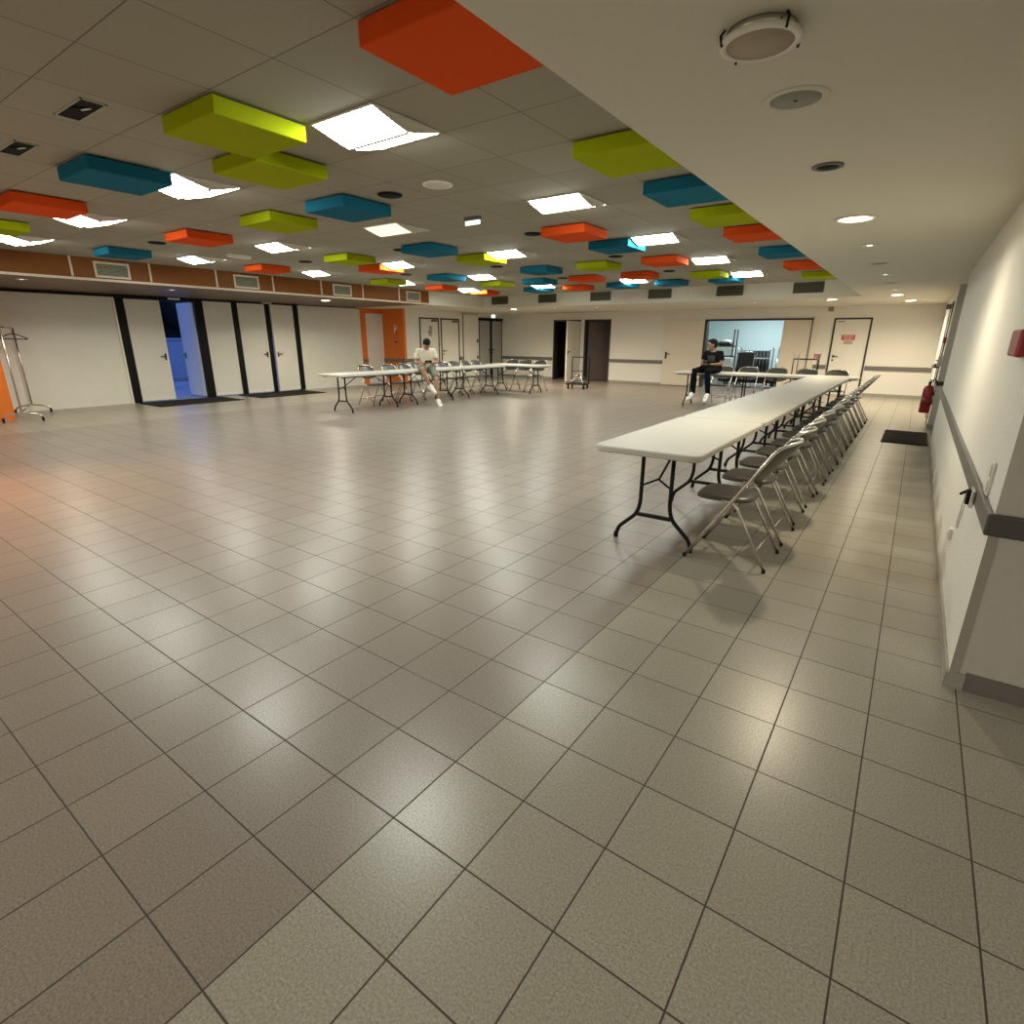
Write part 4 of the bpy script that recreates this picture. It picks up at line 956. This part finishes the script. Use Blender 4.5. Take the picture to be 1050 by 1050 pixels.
# low dark bench of crates below the storage opening
t = thing('low_cart', 'low black cart standing under the storage opening behind table', 'cart', (-4.3, 19.0, 0))
b = MB(); b.rbox(-0.9, 0.9, -0.2, 0.2, 0.16, 0.42, 0.02); b.build('body', M['black'], t)
for sx in (-1, 1):
    for sy in (-1, 1):
        b = MB(); b.lathe([(0.014, -0.02), (0.06, -0.018), (0.06, 0.018), (0.014, 0.02)], (sx*0.7, sy*0.14, 0.06), 14, 'x'); b.box(sx*0.7-0.02, sx*0.7+0.02, sy*0.14-0.02, sy*0.14+0.02, 0.06, 0.17); b.build('wheel', M['rubber'], t)

# ================================================================== PEOPLE
def remesh(mb, name, m, parent, vox=0.010, smooth=6):
    o = mb.build(name, m, None)
    md = o.modifiers.new('r', 'REMESH'); md.mode = 'VOXEL'; md.voxel_size = vox; md.use_smooth_shade = True
    sm = o.modifiers.new('s', 'SMOOTH'); sm.factor = 0.5; sm.iterations = smooth
    bpy.context.view_layer.update()
    me = bpy.data.meshes.new_from_object(o.evaluated_get(bpy.context.evaluated_depsgraph_get()))
    me.materials.clear(); me.materials.append(m)
    for p in me.polygons: p.use_smooth = True
    q = bpy.data.objects.new(name, me); C.objects.link(q); q.parent = parent
    bpy.data.objects.remove(o); q.name = name; return q
Vv = Vector
def hand(mb, wrist, palm_dir, palm_n, side):
    """palm along palm_dir, palm normal palm_n (towards the held thing), thumb on +side"""
    d = palm_dir.normalized(); nn = (palm_n-d*palm_n.dot(d)).normalized(); s = d.cross(nn)*side
    c = wrist+d*0.045
    mb.loft([(wrist, s, nn, 0.026, 0.020), (wrist+d*0.04, s, nn, 0.038, 0.016), (wrist+d*0.085, s, nn, 0.040, 0.014)], 12)
    for k, (o, l) in enumerate(((0.030, 0.068), (0.010, 0.078), (-0.010, 0.072), (-0.029, 0.056))):
        a = wrist+d*0.078+s*o
        mb.tube([a, a+d*l*0.45+nn*0.006, a+d*l*0.70+nn*0.028, a+d*l*0.72+nn*0.050], [0.0105, 0.010, 0.0095, 0.008], 8)
    a = wrist+d*0.025+s*0.030
    mb.tube([a, a+s*0.022+d*0.025, a+s*0.020+d*0.05+nn*0.022, a+s*0.012+d*0.066+nn*0.034], [0.013, 0.0125, 0.011, 0.009], 8)
def person(name_label, loc, f, J, skin, top, bottom, long_trousers, look, grp=None):
    f = Vv(f).normalized(); l = Vv((0, 0, 1)).cross(f); U = Vv((0, 0, 1))
    t = thing('person', name_label, 'person', loc)
    P = {k: f*v[0]+l*v[1]+U*v[2] for k, v in J.items()}
    # ---------- body
    b = MB()
    ch, pe, ne, hd = P['chest'], P['pelvis'], P['neck'], P['head']
    sp = (ne-pe).normalized(); fr = (f-sp*f.dot(sp)).normalized()
    b.loft([(pe-sp*0.06, l, fr, 0.13, 0.10), (pe, l, fr, 0.155, 0.115), (pe.lerp(ch, 0.5), l, fr, 0.135, 0.095), (ch, l, fr, 0.16, 0.105), (ch.lerp(ne, 0.6), l, fr, 0.15, 0.085), (ne, l, fr, 0.06, 0.058)])
    hx = Vv(look[0]).normalized(); hu = Vv(look[1]); hu = (hu-hx*hu.dot(hx)).normalized(); hs = hu.cross(hx)   # face dir, head up, side
    R = Matrix((hx, hs, hu)).transposed()
    b.tube([ne-sp*0.05, ne, hd-hu*0.05-hx*0.015], [0.062, 0.054, 0.052], 12)
    b.ball(hd+hu*0.02, 0.095, 0.076, 0.105, 18, 14, R)
    b.ball(hd-hu*0.045+hx*0.030, 0.062, 0.058, 0.062, 14, 10, R)                # jaw
    b.tube([hd+hx*0.088+hu*0.02, hd+hx*0.108-hu*0.018, hd+hx*0.088-hu*0.026], [0.008, 0.014, 0.010], 8)   # nose
    for s in (-1, 1): b.ball(hd+hs*0.078*s-hu*0.002-hx*0.01, 0.020, 0.010, 0.032, 10, 8, R)               # ears
    for sd, s in (('L', 1), ('R', -1)):
        sh, el, wr = P['sh'+sd], P['el'+sd], P['ha'+sd]
        b.tube([ch.lerp(ne, 0.5)+l*s*0.08, sh, sh.lerp(el, 0.5), el, el.lerp(wr, 0.4), wr], [0.06, 0.056, 0.047, 0.039, 0.038, 0.026], 12)
        dv = (wr-el).normalized(); tgt = (P['haL']+P['haR'])/2+f*0.05
        hand(b, wr, (dv*0.6+(tgt-wr).normalized()*0.6), f*0.3+U*0.6-l*s*0.7, -s)
        hp_, kn, an, to = P['hp'+sd], P['kn'+sd], P['an'+sd], P['to'+sd]
        b.tube([pe+l*s*0.06, hp_, hp_.lerp(kn, 0.5), kn, kn.lerp(an, 0.35), an], [0.085, 0.085, 0.070, 0.054, 0.052, 0.034], 14)
        b.tube([an-U*0.01, an.lerp(to, 0.55)-U*0.02, to-(to-an)*0.1], [0.034, 0.026, 0.016], 10)
    remesh(b, 'body', skin, t, 0.0085, 3)
    # face details as children of the head
    for s in (-1, 1):
        e = MB(); e.ball(hd+hx*0.090+hs*0.030*s+hu*0.022, 0.007, 0.012, 0.006, 8, 6, R); e.build('eye', M['eye'], t)
        e = MB(); e.tube([hd+hx*0.092+hs*0.016*s+hu*0.040, hd+hx*0.086+hs*0.046*s+hu*0.042], 0.004, 6); e.build('eyebrow', M['hair'], t)
    e = MB(); e.tube([hd+hx*0.086+hs*0.024-hu*0.052, hd+hx*0.095-hu*0.050, hd+hx*0.086-hs*0.024-hu*0.052], 0.0055, 6); e.build('mouth', M['lip'], t)
    h = MB(); h.ball(hd+hu*0.050-hx*0.020, 0.092, 0.086, 0.090, 20, 14, R); h.ball(hd+hu*0.0-hx*0.050, 0.055, 0.074, 0.075, 14, 10, R); h.ball(hd+hu*0.098+hx*0.028, 0.062, 0.060, 0.036, 14, 10, R)
    remesh(h, 'hair', M['hair'], t, 0.009, 4)
    # ---------- shirt
    b = MB()
    b.loft([(pe-sp*0.045, l, fr, 0.172, 0.130), (pe+sp*0.03, l, fr, 0.170, 0.128), (pe.lerp(ch, 0.55), l, fr, 0.152, 0.118), (ch, l, fr, 0.170, 0.122), (ch.lerp(ne, 0.55), l, fr, 0.160, 0.102), (ch.lerp(ne, 0.9), l, fr, 0.095, 0.080)])
    for sd, s in (('L', 1), ('R', -1)):
        sh, el = P['sh'+sd], P['el'+sd]; b.tube([ch.lerp(ne, 0.45)+l*s*0.08, sh, sh.lerp(el, 0.35), sh.lerp(el, 0.66)], [0.085, 0.075, 0.068, 0.070], 14)
    remesh(b, 't_shirt', top, t, 0.011, 4)
    # ---------- trousers / shorts
    b = MB(); b.loft([(pe-sp*0.085, l, fr, 0.150, 0.118), (pe, l, fr, 0.166, 0.126), (pe+sp*0.05, l, fr, 0.158, 0.118)])
    for sd, s in (('L', 1), ('R', -1)):
        hp_, kn, an = P['hp'+sd], P['kn'+sd], P['an'+sd]
        if long_trousers: b.tube([pe+l*s*0.05, hp_, hp_.lerp(kn, 0.5), kn, kn.lerp(an, 0.4), an], [0.095, 0.097, 0.083, 0.068, 0.064, 0.050], 14)
        else: b.tube([pe+l*s*0.05, hp_, hp_.lerp(kn, 0.5), hp_.lerp(kn, 0.86)], [0.095, 0.10, 0.092, 0.092], 14)
    remesh(b, 'trousers' if long_trousers else 'shorts', bottom, t, 0.011, 4)
    for sd in 'LR':
        an, to = P['an'+sd], P['to'+sd]; d = (to-an); dd = Vv((d.x, d.y, d.z)).normalized(); q = an-U*0.045
        sd_ = dd.cross(U).normalized(); up_ = sd_.cross(dd)
        b = MB(); b.loft([(q-dd*0.075, sd_, up_, 0.034, 0.040), (q-dd*0.055+up_*0.028, sd_, up_, 0.048, 0.072), (q+dd*0.03+up_*0.026, sd_, up_, 0.052, 0.070), (q+dd*0.10+up_*0.0, sd_, up_, 0.055, 0.050), (q+dd*0.17-up_*0.010, sd_, up_, 0.049, 0.038), (q+dd*0.205-up_*0.014, sd_, up_, 0.028, 0.026)], 14)
        remesh(b, 'shoe', M['shoe'], t, 0.010, 4)
    return t, P, f, l, ch, fr, sp
f1 = Vv((0.80, -0.60, 0)).normalized(); l1 = Vv((0, 0, 1)).cross(f1)
J1 = dict(pelvis=(0.0, 0, 0.86), chest=(0.06, 0, 1.10), neck=(0.13, 0, 1.235), head=(0.22, 0, 1.325), shL=(0.07, 0.172, 1.175), shR=(0.07, -0.172, 1.175),
          elL=(0.10, 0.245, 0.94), elR=(0.10, -0.245, 0.94), haL=(0.28, 0.095, 0.93), haR=(0.27, -0.095, 0.92),
          hpL=(0.05, 0.10, 0.84), hpR=(0.05, -0.10, 0.84), knL=(0.36, 0.17, 0.57), knR=(0.44, -0.16, 0.80), anL=(0.36, 0.19, 0.10), anR=(0.36, 0.02, 0.43), toL=(0.50, 0.22, 0.045), toR=(0.44, 0.10, 0.36))
person('person in white T-shirt and grey-green shorts sitting on table looking down at phone', (-9.12, 9.32, 0), f1, J1, M['skin'], M['tee'], M['shorts'], False, (f1*0.55-Vv((0, 0, 0.85)), Vv((0, 0, 0.6))+f1*0.8))
pc = Vv((-9.12, 9.32, 0))+f1*0.385+Vv((0, 0, 0.965))
t = thing('phone', 'dark phone held in both hands by the person in white T-shirt', 'phone', tuple(pc)); t.rotation_euler = (math.radians(35), 0, math.atan2(f1.y, f1.x)-PI/2)
b = MB(); b.rbox(-0.075, 0.075, -0.037, 0.037, -0.004, 0.004, 0.003); b.build('case', M['black'], t); b = MB(); b.box(-0.07, 0.07, -0.033, 0.033, 0.004, 0.0046); b.build('screen', M['hole'], t)
f2 = Vv((-0.20, -0.98, 0)).normalized(); l2 = Vv((0, 0, 1)).cross(f2)
J2 = dict(pelvis=(0.0, 0, 0.86), chest=(0.03, -0.015, 1.09), neck=(0.06, -0.03, 1.225), head=(0.095, -0.05, 1.340), shL=(0.03, 0.135, 1.165), shR=(0.03, -0.19, 1.165),
          elL=(0.07, 0.19, 0.95), elR=(0.09, -0.245, 0.96), haL=(0.28, 0.06, 0.945), haR=(0.28, -0.14, 0.94),
          hpL=(0.05, 0.09, 0.845), hpR=(0.05, -0.09, 0.845), knL=(0.44, 0.08, 0.80), knR=(0.44, -0.22, 0.81), anL=(0.38, 0.12, 0.31), anR=(0.37, -0.24, 0.31), toL=(0.53, 0.14, 0.24), toR=(0.52, -0.28, 0.25))
t2, P2, f2_, l2_, ch2, fr2, sp2 = person('person in black T-shirt and black trousers sitting on table, head turned aside', (-3.62, 12.70, 0), f2, J2, M['skin2'], M['teeblack'], M['teeblack'], True, (f2*0.6-l2*0.8-Vv((0, 0, 0.15)), Vv((0, 0, 1))))
b = MB(); b.loft([(ch2+fr2*0.124+sp2*0.05, l2_, sp2, 0.09, 0.004), (ch2+fr2*0.127-sp2*0.02, l2_, sp2, 0.085, 0.05)], 14)
pg = MB(); vs = []
for iz in range(5):
    for ix in range(7):
        u = -0.085+0.17*ix/6; v = -0.07+0.13*iz/4
        vs.append(ch2+l2_*u+sp2*v+fr2*(0.128-0.9*u*u-0.10*abs(v)))
pg.add(vs, [(iz*7+ix, iz*7+ix+1, (iz+1)*7+ix+1, (iz+1)*7+ix) for iz in range(4) for ix in range(6)], True)
pg.build('shirt_print', M['print_'], t2)
pc = Vv((-3.62, 12.70, 0))+f2*0.385+Vv((0, 0, 0.985))
t = thing('phone', 'dark phone held by the person in black T-shirt', 'phone', tuple(pc)); t.rotation_euler = (math.radians(35), 0, math.atan2(f2.y, f2.x)-PI/2)
b = MB(); b.rbox(-0.075, 0.075, -0.037, 0.037, -0.004, 0.004, 0.003); b.build('case', M['black'], t); b = MB(); b.box(-0.07, 0.07, -0.033, 0.033, 0.004, 0.0046); b.build('screen', M['hole'], t)
